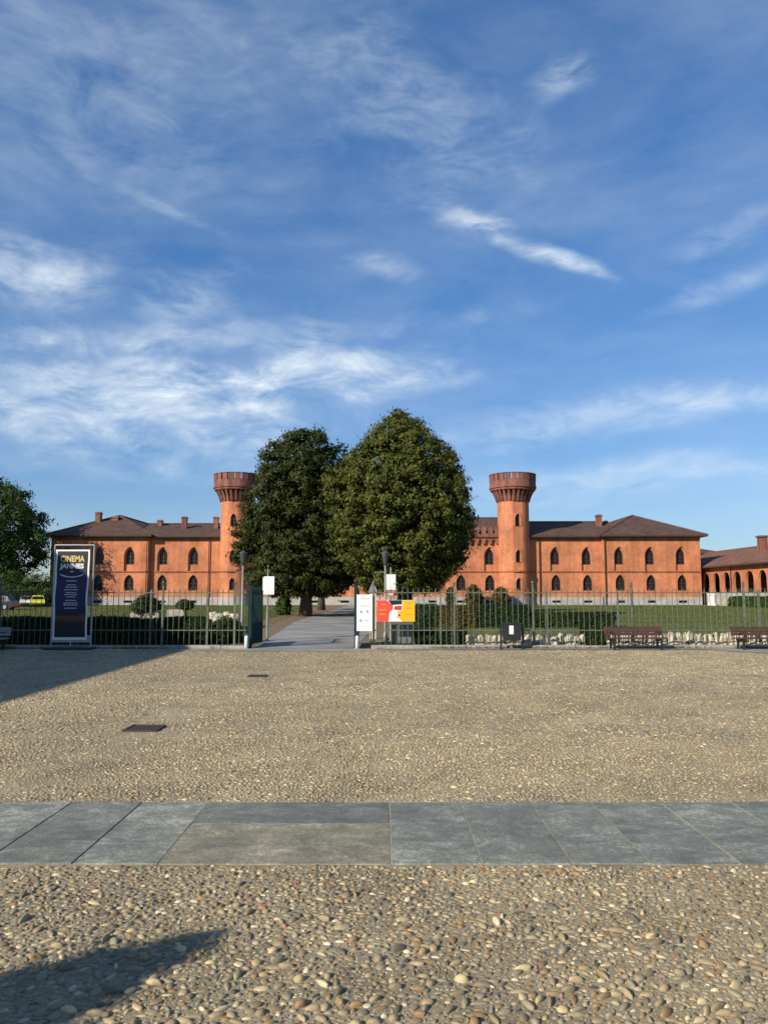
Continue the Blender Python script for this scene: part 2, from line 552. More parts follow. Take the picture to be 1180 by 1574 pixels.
M['cast'] = plain('rusty_cast_iron', (0.055, 0.04, 0.034), 0.6, 0.3, var=0.3, scale=25, bump=0.3)
M['ochre'] = plain('ochre_plaster', (0.62, 0.33, 0.13), 0.9, var=0.1, scale=0.7)
M['stucco'] = plain('beige_stucco', (0.5, 0.42, 0.3), 0.9, var=0.12, scale=0.8, bump=0.1)
M['soil'] = plain('dry_soil', (0.19, 0.125, 0.065), 0.95, var=0.35, scale=7, bump=0.4)
M['tyre'] = plain('tyre_rubber', (0.012, 0.012, 0.013), 0.85)
M['terracotta'] = plain('terracotta_pot', (0.32, 0.13, 0.07), 0.85)


def mk_glass():
    m, nt, b = new_mat('dark_window_glass')
    b.inputs['Base Color'].default_value = (0.016, 0.014, 0.013, 1)
    b.inputs['Roughness'].default_value = 0.25
    b.inputs['Specular IOR Level'].default_value = 0.22
    bump_n(nt, b, noise_n(nt, geo_pos(nt), 1.5, 2), 0.08, 0.05)
    return m


def paint(name, c):
    m, nt, b = new_mat(name)
    b.inputs['Base Color'].default_value = c + (1,)
    b.inputs['Roughness'].default_value = 0.3
    b.inputs['Coat Weight'].default_value = 0.6
    return m


M['glass'] = mk_glass()
M['paint_dark'] = paint('dark_blue_car_paint', (0.02, 0.026, 0.034))
M['paint_white'] = paint('white_car_paint', (0.72, 0.72, 0.70))
M['paint_yellow'] = paint('yellow_car_paint', (0.80, 0.70, 0.03))
M['lamp_glass'] = paint('head_lamp_lens', (0.5, 0.5, 0.5))
M['leaf_olive'] = leaf_mat('olive_hornbeam_leaf', [(0.12, (0.021, 0.031, 0.006)), (0.42, (0.064, 0.080, 0.014)), (0.72, (0.122, 0.125, 0.023)), (1.0, (0.19, 0.165, 0.034))])
M['leaf_dark'] = leaf_mat('dark_green_leaf', [(0.12, (0.011, 0.016, 0.004)), (0.45, (0.032, 0.043, 0.009)), (0.78, (0.066, 0.077, 0.015)), (1.0, (0.105, 0.10, 0.021))])
M['leaf_mid'] = leaf_mat('mid_green_leaf', [(0.1, (0.012, 0.026, 0.006)), (0.5, (0.045, 0.08, 0.016)), (1.0, (0.12, 0.16, 0.035))])
M['leaf_hedge'] = leaf_mat('clipped_hedge_leaf', [(0.1, (0.009, 0.018, 0.006)), (0.5, (0.026, 0.046, 0.013)), (1.0, (0.06, 0.09, 0.024))])
M['leaf_brown'] = leaf_mat('brownish_hedge_leaf', [(0.1, (0.03, 0.026, 0.008)), (0.5, (0.085, 0.066, 0.018)), (1.0, (0.15, 0.11, 0.03))])
M['grass'] = leaf_mat('grass_blade', [(0.1, (0.045, 0.066, 0.010)), (0.45, (0.095, 0.12, 0.018)), (0.75, (0.17, 0.17, 0.036)), (1.0, (0.27, 0.22, 0.07))], 0.3)
M['weed'] = leaf_mat('dry_weed_blade', [(0.1, (0.06, 0.07, 0.02)), (0.5, (0.13, 0.12, 0.04)), (1.0, (0.25, 0.2, 0.09))], 0.2)

# ------------------------------------------------------------------ ground
FY = 24.1                                   # line of the railing
lawn = MB().poly([(-2500, FY, -0.012), (2500, FY, -0.012), (2500, 4500, -0.012), (-2500, 4500, -0.012)]).build('lawn', M['lawn'], kind='structure')
plaza = MB().poly([(-300, -300, 0), (300, -300, 0), (300, FY, 0), (-300, FY, 0)]).build('cobbled_plaza', M['mortar'], kind='structure')

SL0, SL1 = 5.04, 6.47                      # slab strip
GREY = [[(-7.2, 22.95), (0.3, 22.95), (-0.9, FY), (-5.5, FY)],
        [(9.7, 23.4), (11.0, 21.9), (16, 20.6), (16, 23.5), (9.9, 23.9)],
        [(0.3, 23.35), (9.7, 23.4), (9.9, 23.9), (-0.4, 23.9)]]
COVERS = [(G(222, 1121), 0.215, 0.20), (G(396, 1040), 0.18, 0.16)]


def inside(poly, X, Y):
    r = np.zeros(len(X), bool)
    n = len(poly)
    for i in range(n):
        x1, y1 = poly[i]; x2, y2 = poly[(i + 1) % n]
        c = ((y1 > Y) != (y2 > Y)) & (X < (x2 - x1) * (Y - y1) / (y2 - y1 + 1e-12) + x1)
        r ^= c
    return r


for i, g in enumerate(GREY):
    MB().poly([(x, y, 0.010 + 0.004 * i) for x, y in g]).build('grey_paving', M['path'], kind='structure')


def darts(w, h, r0, r1, tries, seed):
    rng = random.Random(seed)
    cs = 2 * r1
    nx, ny = max(1, int(w / cs)), max(1, int(h / cs))
    cx, cy = w / nx, h / ny
    grid = {}
    out = []
    for k in range(tries):
        f = k / tries
        r = r1 + (r0 - r1) * min(1, f * 1.6) ** 0.36
        r *= rng.uniform(0.75, 1.0)
        x, y = rng.uniform(0, w), rng.uniform(0, h)
        gx, gy = int(x / cx) % nx, int(y / cy) % ny
        ok = True
        for dx in (-1, 0, 1):
            for dy in (-1, 0, 1):
                for (ox, oy, orr) in grid.get(((gx + dx) % nx, (gy + dy) % ny), ()):
                    ax, ay = abs(ox - x), abs(oy - y)
                    ax, ay = min(ax, w - ax), min(ay, h - ay)
                    if ax * ax + ay * ay < (0.92 * (r + orr)) ** 2:
                        ok = False; break
                if not ok: break
            if not ok: break
        if ok:
            grid.setdefault((gx, gy), []).append((x, y, r))
            out.append((x, y, r))
    return np.array(out)


def dome(seg, rings):
    V = []
    for rr, z in rings:
        for k in range(seg):
            a = 2 * math.pi * k / seg
            V.append((rr * math.cos(a), rr * math.sin(a), z))
    V.append((0, 0, 1))
    F = []
    for i in range(len(rings) - 1):
        for k in range(seg):
            k2 = (k + 1) % seg
            a, b, c, d = i * seg + k, i * seg + k2, (i + 1) * seg + k2, (i + 1) * seg + k
            F += [(a, b, c), (a, c, d)]
    t = len(rings) * seg
    for k in range(seg):
        F.append(((len(rings) - 1) * seg + k, (len(rings) - 1) * seg + (k + 1) % seg, t))
    return np.array(V), np.array(F)


DOME_HI = dome(9, [(0.96, -0.5), (1.0, 0.15), (0.86, 0.62), (0.5, 0.93)])
DOME_MID = dome(7, [(1.0, -0.2), (0.86, 0.55), (0.45, 0.93)])
DOME_LO = dome(6, [(1.0, -0.1), (0.7, 0.75)])
DOME_LO5 = dome(5, [(1.0, -0.1), (0.7, 0.75)])
DOME_LO4 = dome(4, [(1.0, -0.1), (0.7, 0.75)])


def pebble_shapes(xy, r, rng, flat=0.80):
    n = len(r)
    el = 1.0 + rng.random(n) ** 1.3 * 2.2
    sx = r * np.sqrt(el) * rng.uniform(0.92, 1.08, n)
    sy = r / np.sqrt(el) * rng.uniform(0.92, 1.05, n)
    sz = r * flat * rng.uniform(0.25, 1.25, n)
    rot = rng.normal(0.25, 0.75, n)
    return sx, sy, sz, rot


def pebble_mesh(name, xy, r, tmpl, rng, tone=None, flat=0.80, con=1.2):
    V0, F0 = tmpl
    n, nv = len(r), len(V0)
    sx, sy, sz, rot = pebble_shapes(xy, r, rng, flat)
    wob = rng.uniform(0.76, 1.16, (n, nv))
    tx, ty = rng.normal(0, 0.25, n), rng.normal(0, 0.25, n)
    lx = V0[None, :, 0] * wob; ly = V0[None, :, 1] * wob
    z = V0[None, :, 2] + (lx * tx[:, None] + ly * ty[:, None]) * 0.6
    x, y = lx * sx[:, None], ly * sy[:, None]
    ca, sa = np.cos(rot)[:, None], np.sin(rot)[:, None]
    V = np.empty((n, nv, 3))
    V[..., 0] = xy[:, 0:1] + x * ca - y * sa
    V[..., 1] = xy[:, 1:2] + x * sa + y * ca
    V[..., 2] = z * sz[:, None] - 0.26 * sz[:, None]
    F = (F0[None] + (np.arange(n) * nv)[:, None, None]).reshape(-1, 3)
    t = rng.random(n)
    c = peb_col(t)
    c = np.clip(0.27 + (c / c.mean(0) - 1) * con * 0.27, 0.03, 1) / 0.27 * c.mean(0)
    if tone is not None:
        c = c * tone[:, None]
    C = np.ones((n, nv, 4))
    C[..., :3] = c[:, None, :]
    return fast_mesh(name, V.reshape(-1, 3), F, M['peb_a'], True, C.reshape(-1, 4))


def lowfreq(X, Y, s, seed):
    rr = np.random.default_rng(seed)
    v = np.zeros(len(X))
    for k in range(7):
        a, f = rr.uniform(0, 6.28), s * rr.uniform(0.5, 2.2)
        v += np.sin((X * math.cos(a) + Y * math.sin(a)) * f + rr.uniform(0, 6.28)) / (1 + 0.4 * k)
    return v / 2.2


def make_pebbles():
    rng = np.random.default_rng(12)
    # in front of the slabs: 300 single stones, the rest joined
    w, h = 9.2, 2.5
    d = darts(w, h, 0.007, 0.030, 190000, 3)
    X, Y, r = d[:, 0] - 4.6, d[:, 1] + SL0 - h - 0.01, d[:, 2]
    keep = (Y + r < SL0 - 0.005)
    X, Y, r = X[keep], Y[keep], r[keep]
    score = np.where((np.abs(X) < 0.49 * Y + 0.05) & (Y > 3.15), r / Y, 0)
    order = np.argsort(-score)
    big, rest = order[:300], order[300:]
    variants = []
    for k in range(10):
        V0, F0 = DOME_HI
        V = V0.copy()
        wob = rng.uniform(0.78, 1.18, len(V))
        V[:, 0] *= wob; V[:, 1] *= wob
        V[:, 2] += V[:, 0] * rng.normal(0, 0.15) + V[:, 1] * rng.normal(0, 0.15)
        variants.append(fast_mesh('pebble', V, F0, M['peb_o'], True))
    xy = np.stack([X, Y], 1)
    sx, sy, sz, rot = pebble_shapes(xy[big], r[big], rng)
    for i, b in enumerate(big):
        place('pebble', variants[i % 10], (X[b], Y[b], 0.001), plaza, (0, 0, rot[i]), (sx[i], sy[i], sz[i]))
    for sel, tm in ((rest[r[rest] >= 0.0125], DOME_MID), (rest[r[rest] < 0.0125], DOME_LO5)):
        tone = 0.86 + 0.14 * lowfreq(X[sel], Y[sel], 1.6, 1)
        o = place('pebble_paving', pebble_mesh('pebble_paving', xy[sel], r[sel], tm, rng, tone), (0, 0, 0), plaza)
        tag(o, kind='stuff')
    # beyond the slabs
    tile = darts(3.0, 3.0, 0.010, 0.027, 60000, 8)
    zones = [(SL1, 9.4, 1.1, DOME_LO5), (9.4, 14.0, 1.45, DOME_LO5), (14.0, FY - 0.35, 1.8, DOME_LO4)]
    for zi, (y0, y1, sc, tm) in enumerate(zones):
        T = 3.0 * sc
        hw = 0.5 * y1 + 1.6
        px, py, pr = [], [], []
        for i in range(int(-hw / T) - 1, int(hw / T) + 1):
            for j in range(-1, int((y1 - y0) / T) + 2):
                fx, fy = (rng.random() < 0.5), (rng.random() < 0.5)
                tx = tile[:, 0] * sc; ty = tile[:, 1] * sc
                if fx: tx = T - tx
                if fy: ty = T - ty
                px.append(tx + i * T); py.append(ty + y0 + j * T); pr.append(tile[:, 2] * sc)
        px, py, pr = np.concatenate(px), np.concatenate(py), np.concatenate(pr)
        py = py + 0.01
        k = (py < y1 + (rng.normal(0, 0.3, len(py)) if zi < 2 else 0)) & (py > y0 + (rng.normal(0, 0.3, len(py)) if zi else 0)) & (np.abs(px) < 0.5 * py + 1.6) & (py - pr > SL1 + 0.005)
        k &= rng.random(len(px)) > 0.04 * zi
        for g in GREY:
            k &= ~inside(g, px, py)
        for (c, a, b) in COVERS:
            k &= ~((np.abs(px - c[0]) < a + 0.03) & (np.abs(py - c[1]) < b + 0.03))
        px, py, pr = px[k], py[k], pr[k]
        (ax, ay), (bx_, by_) = G(-40, 1240), G(420, 1030)
        tt = np.clip(((px - ax) * (bx_ - ax) + (py - ay) * (by_ - ay)) / ((bx_ - ax) ** 2 + (by_ - ay) ** 2), 0, 1.2)
        dist = np.hypot(px - ax - tt * (bx_ - ax), py - ay - tt * (by_ - ay)) + 0.12 * lowfreq(px, py, 3.0, 9)
        worn = np.clip(1.25 - dist / 0.42, 0, 1)
        k2 = rng.random(len(px)) > worn * 0.2
        px, py, pr, worn = px[k2], py[k2], pr[k2] * (1 - 0.15 * worn[k2]), worn[k2]
        tone = 1.0 + 0.15 * lowfreq(px, py, 0.55, 5) + 0.11 * lowfreq(px, py, 2.4, 6) + 0.06 * worn
        o = place('pebble_paving', pebble_mesh('pebble_paving', np.stack([px, py], 1), pr * rng.uniform(0.8, 1.15, len(pr)), tm, rng, tone, (0.72, 0.56, 0.42)[zi], 0.8), (0, 0, 0), plaza)
        tag(o, kind='stuff')


make_pebbles()


def make_slabs():
    walk = empty('slab_walk', (0, SL0, 0), kind='structure')
    rng = random.Random(4)
    xb = [XP(p, SL0, 0) for p in (110, 243, 601, 741, 879, 1001, 1139)]
    step = 0.57
    joints = [xb[0] - step * k for k in range(8, 0, -1)] + xb + [xb[-1] + step * k for k in range(1, 8)]
    for i in range(len(joints) - 1):
        a, b = joints[i] + rng.uniform(.003, .006), joints[i + 1] - rng.uniform(.003, .006)
        h = 0.010 + rng.uniform(-0.003, 0.003)
        if i > 8:
            MB().box(joints[i] - .0055, joints[i] + .0055, SL0 + .01, SL1 - .01, -0.02, 0.0075).build('joint_filling', M['mortar'], walk)
        if abs(joints[i] - xb[1]) < 1e-6:
            ym = G(590, 1268)[1]
            MB().box(a, b, SL0, ym - 0.005, -0.1, h, 0.003).build('slab', M['slab_beige'], walk, label='beige-grey lower half of the long split slab')
            MB().box(a, b, ym + 0.005, SL1, -0.1, h, 0.003).build('slab', M['slab'], walk)
        else:
            MB().box(a, b, SL0 + rng.uniform(-.008, .008), SL1 + rng.uniform(-.01, .01), -0.1, h, 0.003).build('slab', M['slab'], walk)


make_slabs()
# sunken joint filling below the slabs
for n_, ((cx, cy), a, b) in enumerate(COVERS):
    root = empty('manhole_cover', (cx, cy, 0), ['square iron drain cover in the cobbles, the nearer and larger one', 'small iron drain cover farther out, towards the open gate'][n_], 'drain cover')
    f = MB().box(cx - a, cx + a, cy - b, cy - b + 0.035, 0, 0.022).box(cx - a, cx + a, cy + b - 0.035, cy + b, 0, 0.022)
    f.box(cx - a, cx - a + 0.035, cy - b + 0.035, cy + b - 0.035, 0, 0.022).box(cx + a - 0.035, cx + a, cy - b + 0.035, cy + b - 0.035, 0, 0.022)
    f.build('rim', M['cast'], root)
    pl = MB().box(cx - a + 0.04, cx + a - 0.04, cy - b + 0.04, cy + b - 0.04, 0, 0.014)
    for i in range(7):
        for j in range(6):
            x = cx - a + 0.075 + i * (2 * a - 0.15) / 6; y = cy - b + 0.075 + j * (2 * b - 0.15) / 5
            pl.box(x - 0.014, x + 0.014, y - 0.014, y + 0.014, 0.014, 0.019)
    pl.build('lid', M['cast'], root)

# avenue
MB().poly([(-4.05, FY - 0.05, 0.018), (-0.95, FY - 0.05, 0.018), (-0.6, 34, 0.018), (-0.4, 46, 0.018), (-0.3, 112, 0.018), (-5.0, 112, 0.018), (-5.3, 46, 0.018), (-4.6, 34, 0.018)]).build('avenue_path', M['path'], kind='structure')
MB().poly([(-4.05, FY, 0.010), (-4.6, 34, 0.010), (-5.3, 46, 0.010), (-5.0, 112, 0.010), (-8.5, 112, 0.010), (-7.6, 46, 0.010), (-5.6, 34, 0.010), (-5.0, FY, 0.010)]).build('soil_verge', M['soil'], kind='structure')
MB().poly([(-0.95, FY, 0.010), (-0.6, 34, 0.010), (-0.4, 46, 0.010), (-0.3, 112, 0.010), (3.5, 112, 0.010), (2.4, 46, 0.010), (0.6, 34, 0.010), (-0.3, FY, 0.010)]).build('soil_verge', M['soil'], kind='structure')


def blades(name, X, Y, hgt, wid, mat, rng, parent=None, z0=-0.012):
    n = len(X)
    a = rng.uniform(0, 6.283, n)
    V = np.zeros((n, 3, 3))
    dx, dy = np.cos(a) * wid, np.sin(a) * wid
    V[:, 0, 0], V[:, 0, 1] = X - dx, Y - dy
    V[:, 1, 0], V[:, 1, 1] = X + dx, Y + dy
    V[:, 2, 0] = X + rng.normal(0, 0.4, n) * hgt
    V[:, 2, 1] = Y + rng.normal(0, 0.4, n) * hgt
    V[:, :2, 2] = z0
    V[:, 2, 2] = z0 + hgt * rng.uniform(0.6, 1.2, n)
    F = np.arange(n * 3).reshape(-1, 3)
    return place(name, fast_mesh(name, V.reshape(-1, 3), F, mat), (0, 0, 0), parent)


def make_grass():
    rng = np.random.default_rng(5)
    n = 150000
    u = rng.random(n)
    Y = 24.9 * (110 / 24.9) ** u
    X = rng.uniform(-1, 1, n) * (0.53 * Y + 2)
    k = ~((X > -5.6 - np.maximum(0, (Y - 34)) * 0.05) & (X < 0.4 + np.maximum(0, (Y - 34)) * 0.05))
    X, Y = X[k], Y[k]
    s = Y / 30
    o = blades('lawn_grass', X, Y, 0.05 * s ** 0.6, 0.010 * s, M['grass'], rng)
    tag(o, 'short green grass covering the lawn behind the iron railings', 'grass', kind='stuff')
    # weeds along the kerb
    X = np.concatenate([rng.normal(c, 0.35, 90) for c in rng.uniform(-14, 14, 34)])
    X = X[(X < -5) | (X > -0.2)]
    Y = FY - 0.16 - np.abs(rng.normal(0, 0.05, len(X)))
    o = blades('kerb_weeds', X, Y, rng.uniform(0.05, 0.16, len(X)), 0.008, M['weed'], rng, z0=0)
    tag(o, 'thin weeds and dry grass growing along the foot of the railings', 'weeds', kind='stuff')


make_grass()

# ------------------------------------------------------------------ castle
D = 113.0
castle = empty('castle', (XP(577, D), D, 0), 'long orange brick castle with two crenellated round towers across the lawn', 'castle')
ZE = ZP(826, D)          # eaves
Z_STR, Z_PL = ZP(879, D), ZP(918, D)


def arch_pts(w, sill, spring, apex, n=6):
    h, r = w / 2, apex - spring
    c = (r * r - h * h) / (2 * h)
    Rr = c + h
    a1 = math.acos(max(-1, min(1, c / Rr)))
    pts = [(h, sill), (h, spring)]
    for i in range(1, n + 1):
        a = a1 * i / n
        pts.append((max(0.0, Rr * math.cos(a) - c), spring + Rr * math.sin(a)))
    pts[-1] = (0.0, apex)
    return pts


def hole(mb, x0, x1, z0, z1, cx, pts, f):
    """wall rectangle with an arched opening; f maps (x, depth, z) to space"""
    q = lambda *p: mb.poly([f(*a) for a in p])
    s = pts[0][1]
    if s > z0 + 1e-4:
        q((x0, 0, z0), (x1, 0, z0), (x1, 0, s), (x0, 0, s))
    for (h0, za), (h1, zb) in zip(pts, pts[1:]):
        q((x0, 0, za), (cx - h0, 0, za), (cx - h1, 0, zb), (x0, 0, zb))
        q((cx + h0, 0, za), (x1, 0, za), (x1, 0, zb), (cx + h1, 0, zb))
    q((x0, 0, pts[-1][1]), (x1, 0, pts[-1][1]), (x1, 0, z1), (x0, 0, z1))


def reveal(mb, cx, pts, d0, d1, f):
    q = lambda *p: mb.poly([f(*a) for a in p])
    h, s = pts[0]
    q((cx - h, d0, s), (cx + h, d0, s), (cx + h, d1, s), (cx - h, d1, s))
    for (h0, za), (h1, zb) in zip(pts, pts[1:]):
        q((cx - h0, d0, za), (cx - h0, d1, za), (cx - h1, d1, zb), (cx - h1, d0, zb))
        q((cx + h0, d1, za), (cx + h0, d0, za), (cx + h1, d0, zb), (cx + h1, d1, zb))


LOW = arch_pts(1.38, ZP(908, D), 3.25, ZP(883.5, D))
OUT = arch_pts(1.62, Z_STR + 0.12, 7.15, ZP(840.5, D))
INN = arch_pts(1.20, ZP(868, D), 7.2, ZP(843, D))


def win_meshes(pts, tag_):
    fr = MB()
    t = 0.09
    zs = pts[0][1]
    out = [(-h, z) for h, z in pts] + [(h, z) for h, z in reversed(pts[:-1])]
    cz = (pts[0][1] + pts[-1][1]) / 2
    inn = [(x * (1 - 2 * t / (2 * pts[0][0])), cz + (z - cz) * (1 - 2 * t / (pts[-1][1] - zs))) for x, z in out]
    n = len(out)
    for i in range(n):
        j = (i + 1) % n
        fr.poly([(out[i][0], 0, out[i][1]), (out[j][0], 0, out[j][1]), (inn[j][0], 0, inn[j][1]), (inn[i][0], 0, inn[i][1])])
        fr.poly([(inn[i][0], 0, inn[i][1]), (inn[j][0], 0, inn[j][1]), (inn[j][0], 0.05, inn[j][1]), (inn[i][0], 0.05, inn[i][1])])
    fr.box(-0.035, 0.035, 0, 0.04, zs + t, pts[-1][1] - t * 1.5)
    for fz in (0.33, 0.62):
        z = zs + (pts[1][1] + 0.5 - zs) * fz
        fr.box(-pts[0][0] + t, pts[0][0] - t, 0.006, 0.04, z - 0.025, z + 0.025)
    pn = MB().poly([(x, 0.045, z) for x, z in out])
    return fr.mesh('window_' + tag_, M['frame']), pn.mesh('pane_' + tag_, M['glass'])


W_LOW, W_INN = win_meshes(LOW, 'lower'), win_meshes(INN, 'upper')


def put_window(ms, loc, parent, rot=None):
    w = place('window', ms[0], loc, parent, rot)
    p = place('pane', ms[1], loc, w)
    p.location = (0, 0, 0)
    return w


def facade(x0, x1, Y, wins, top=None, ends=True, depth=14):
    top = top or ZE
    f = lambda x, d, z: (x, Y + d, z)
    wall = MB()
    b = [x0] + [(wins[i] + wins[i + 1]) / 2 for i in range(len(wins) - 1)] + [x1]
    pl = MB()
    for i, cx in enumerate(wins):
        hole(wall, b[i], b[i + 1], Z_PL, Z_STR, cx, LOW, f)
        reveal(wall, cx, LOW, 0, 0.34, f)
        hole(wall, b[i], b[i + 1], Z_STR, top, cx, OUT, f)
        reveal(wall, cx, OUT, 0, 0.30, f)
        f2 = lambda x, d, z: (x, Y + 0.30 + d, z)
        h = OUT[0][0]
        hole(wall, cx - h - 0.02, cx + h + 0.02, OUT[0][1] - 0.02, OUT[-1][1] + 0.05, cx, INN, f2)
        reveal(wall, cx, INN, 0, 0.22, f2)
        put_window(W_LOW, (cx, Y + 0.30, 0), castle)
        put_window(W_INN, (cx, Y + 0.48, 0), castle)
        # plinth with a flat basement slot
        sl = [(0.62, 0.32), (0.62, 0.66), (0.0, 0.67)]
        fp = lambda x, d, z: (x, Y - 0.08 + d, z)
        hole(pl, b[i], b[i + 1], 0, Z_PL, cx, sl, fp)
        reveal(pl, cx, sl, 0, 0.3, fp)
        MB().box(cx - 0.62, cx + 0.62, Y + 0.16, Y + 0.2, 0.32, 0.66).build('basement_window', M['glass'], castle)
    pl.poly([(x0, Y - 0.08, Z_PL), (x1, Y - 0.08, Z_PL), (x1, Y + 0.02, Z_PL), (x0, Y + 0.02, Z_PL)])
    pl.poly([(x0, Y - 0.08, 0), (x0, Y - 0.08, Z_PL), (x0, Y + 1, Z_PL), (x0, Y + 1, 0)])
    pl.poly([(x1, Y - 0.08, 0), (x1, Y + 1, 0), (x1, Y + 1, Z_PL), (x1, Y - 0.08, Z_PL)])
    if ends:
        wall.poly([(x0, Y, 0), (x0, Y, top), (x0, Y + depth, top), (x0, Y + depth, 0)])
        wall.poly([(x1, Y, 0), (x1, Y + depth, 0), (x1, Y + depth, top), (x1, Y, top)])
    if ends:
        wall.poly([(x0, Y + depth, 0), (x0, Y + depth, top), (x1, Y + depth, top), (x1, Y + depth, 0)])
    wall.build('wall', M['brick'], castle)
    pl.build('plinth', M['plinth'], castle)
    MB().box(x0, x1, Y - 0.10, Y - 0.002, Z_STR - 0.10, Z_STR + 0.11).build('string_course', M['brick_trim'], castle)
    MB().box(x0, x1, Y - 0.14, Y - 0.003, top - 0.42, top - 0.2).box(x0, x1, Y - 0.26, Y - 0.004, top - 0.19, top).build('cornice', M['brick_trim'], castle)


def px_list(ps, Y=D):
    return [XP(p, Y, 5) for p in ps]


YPV = D - 0.6
facade(XP(77, YPV, 5), XP(228, YPV, 5), YPV, px_list([103, 151, 198.5], YPV), depth=27)
facade(XP(927, YPV, 5), XP(1077, YPV, 5), YPV, px_list([952.5, 1000, 1047.5], YPV), depth=27)
facade(XP(228, D, 5), XP(340, D, 5), D, px_list([249.5, 297]), ends=False)
facade(XP(812, D, 5), XP(927, D, 5), D, px_list([854, 902.5]), ends=False)
cw = [398, 442, 486, 530, 575, 620, 664, 708, 752.5]
facade(XP(375, D, 5), XP(778, D, 5), D - 0.02, px_list(cw), ends=False)


def roof(name, hips, ridge, mat, z_e, th=0.22, parent=castle):
    """hips: eaves corners (x,y) front-left, front-right, back-right, back-left; ridge: two points"""
    (a, b, c, d), (r0, r1) = hips, ridge
    e = [(p[0], p[1], z_e) for p in (a, b, c, d)]
    mb = MB()
    A, B, C, Dd = e
    long_x = abs(r0[0] - r1[0]) > abs(r0[1] - r1[1])
    if long_x:
        mb.poly([A, B, r1, r0]); mb.poly([C, Dd, r0, r1]); mb.poly([B, C, r1]); mb.poly([Dd, A, r0])
    else:
        mb.poly([A, B, r0]); mb.poly([B, C, r1, r0]); mb.poly([C, Dd, r1]); mb.poly([Dd, A, r0, r1])
    o = mb.build(name, mat, parent)
    fb = MB()
    for p, q in ((A, B), (B, C), (C, Dd), (Dd, A)):
        fb.poly([(p[0], p[1], z_e - th), (q[0], q[1], z_e - th), (q[0], q[1], z_e), (p[0], p[1], z_e)])
    fb.poly([(p[0], p[1], z_e - th) for p in (A, Dd, C, B)])
    fb.build('eaves', M['fascia'], o)
    # ridge tiles
    rb = MB()
    def cap(p, q):
        p, q = Vector(p), Vector(q)
        rb.tube([p + Vector((0, 0, .03)), q + Vector((0, 0, .03))], 0.13, 6)
    cap(r0, r1)
    if long_x:
        for p, q in ((A, r0), (Dd, r0), (B, r1), (C, r1)): cap(p, q)
    else:
        for p, q in ((A, r0), (B, r0)): cap(p, q)
    rb.build('ridge_tiles', mat, o)
    return o


def pav_roof(pl, pr):
    x0, x1 = XP(pl, YPV, 9), XP(pr, YPV, 9)
    cx = (x0 + x1) / 2
    return roof('roof', [(x0 - .7, YPV - .9), (x1 + .7, YPV - .9), (x1 + .7, YPV + 28), (x0 - .7, YPV + 28)],
                [(cx, YPV + 8.5, 13.9), (cx, YPV + 27.5, 13.9)], M['tiles'], ZE + 0.25)


rl, rr = pav_roof(77, 228), pav_roof(927, 1077)
def wing_roof(pl, pr, zr, dz=0.0):
    x0, x1 = XP(pl, D, 9), XP(pr, D, 9)
    return roof('roof', [(x0, D - .8), (x1, D - .8), (x1, D + 14.8), (x0, D + 14.8)], [(x0 + .01, D + 7, zr), (x1 - .01, D + 7, zr)], M['tiles'], ZE + 0.18 + dz)
wl = wing_roof(205, 352, ZP(805.5, D + 7))
wr = wing_roof(800, 950, ZP(802.5, D + 7))
# centre block: crenellated parapet in front of a higher roof
xc0, xc1 = XP(372, D, 9), XP(780, D, 9)
wc = roof('roof', [(xc0, D + 1.0), (xc1, D + 1.0), (xc1, D + 15.8), (xc0, D + 15.8)], [(xc0 + .01, D + 8.0, ZP(796.5, D + 8)), (xc1 - .01, D + 8.0, ZP(796.5, D + 8))], M['tiles'], ZE + 1.2)
par = MB().box(xc0 + 1, xc1 - 1, D - 0.5, D - 0.1, ZE + 0.004, ZE + 0.55)
par.build('parapet', M['brick_dark'], castle)
x = xc0 + 1.2
mm = MB().box(-0.32, 0.32, -0.2, 0.2, 0, 0.95).box(-0.36, 0.36, -0.24, 0.24, 0.955, 1.05).mesh('merlon', M['brick_dark'])
mc = MB().prism([(-0.16, 0.0), (0.16, 0.0), (0.3, 0.75), (-0.3, 0.75)], -0.30, 0.0).mesh('corbel', M['brick_trim'])
while x < xc1 - 1.2:
    place('merlon', mm, (x, D - 0.3, ZE + 0.552), castle)
    place('corbel', mc, (x, D - 0.15, ZE - 1.0), castle)
    x += 0.98


def chimney(roof_o, px, py0, py1, Y, w=0.9):
    cx, _, z0 = P(px, py1, Y)
    z1 = ZP(py0, Y)
    MB().box(cx - w / 2, cx + w / 2, Y - w / 2, Y + w / 2, z0 - 0.6, z1 - 0.3).box(cx - w / 2 - .1, cx + w / 2 + .1, Y - w / 2 - .1, Y + w / 2 + .1, z1 - 0.298, z1 - 0.15) \
        .box(cx - w / 2, cx + w / 2, Y - w / 2 + .2, Y + w / 2 - .2, z1 - 0.148, z1).build('chimney', M['brick_dark'], roof_o)


chimney(rl, 151.5, 787, 800, D + 5, 0.8)
chimney(rl, 177, 794, 806, D + 6, 1.2)
chimney(wl, 246, 799, 808, D + 6, 0.7)
chimney(wl, 283.5, 794, 812, D + 4, 0.75)
chimney(wl, 332, 794, 812, D + 4, 0.7)
chimney(wr, 920, 791, 808, D + 5, 0.8)
chimney(wr, 931, 800, 806, D + 6.5, 0.5)


def downpipe(px, Y):
    x = XP(px, Y, 5)
    MB().tube([(x, Y - 0.2, 0.1), (x, Y - 0.2, ZE - 0.4), (x, Y - 0.7, ZE + 0.0)], 0.075, 6).build('downpipe', M['fascia'], castle)


for p, yy in ((321, D), (829, D), (225.5, YPV), (929.5, YPV)):
    downpipe(p, yy)


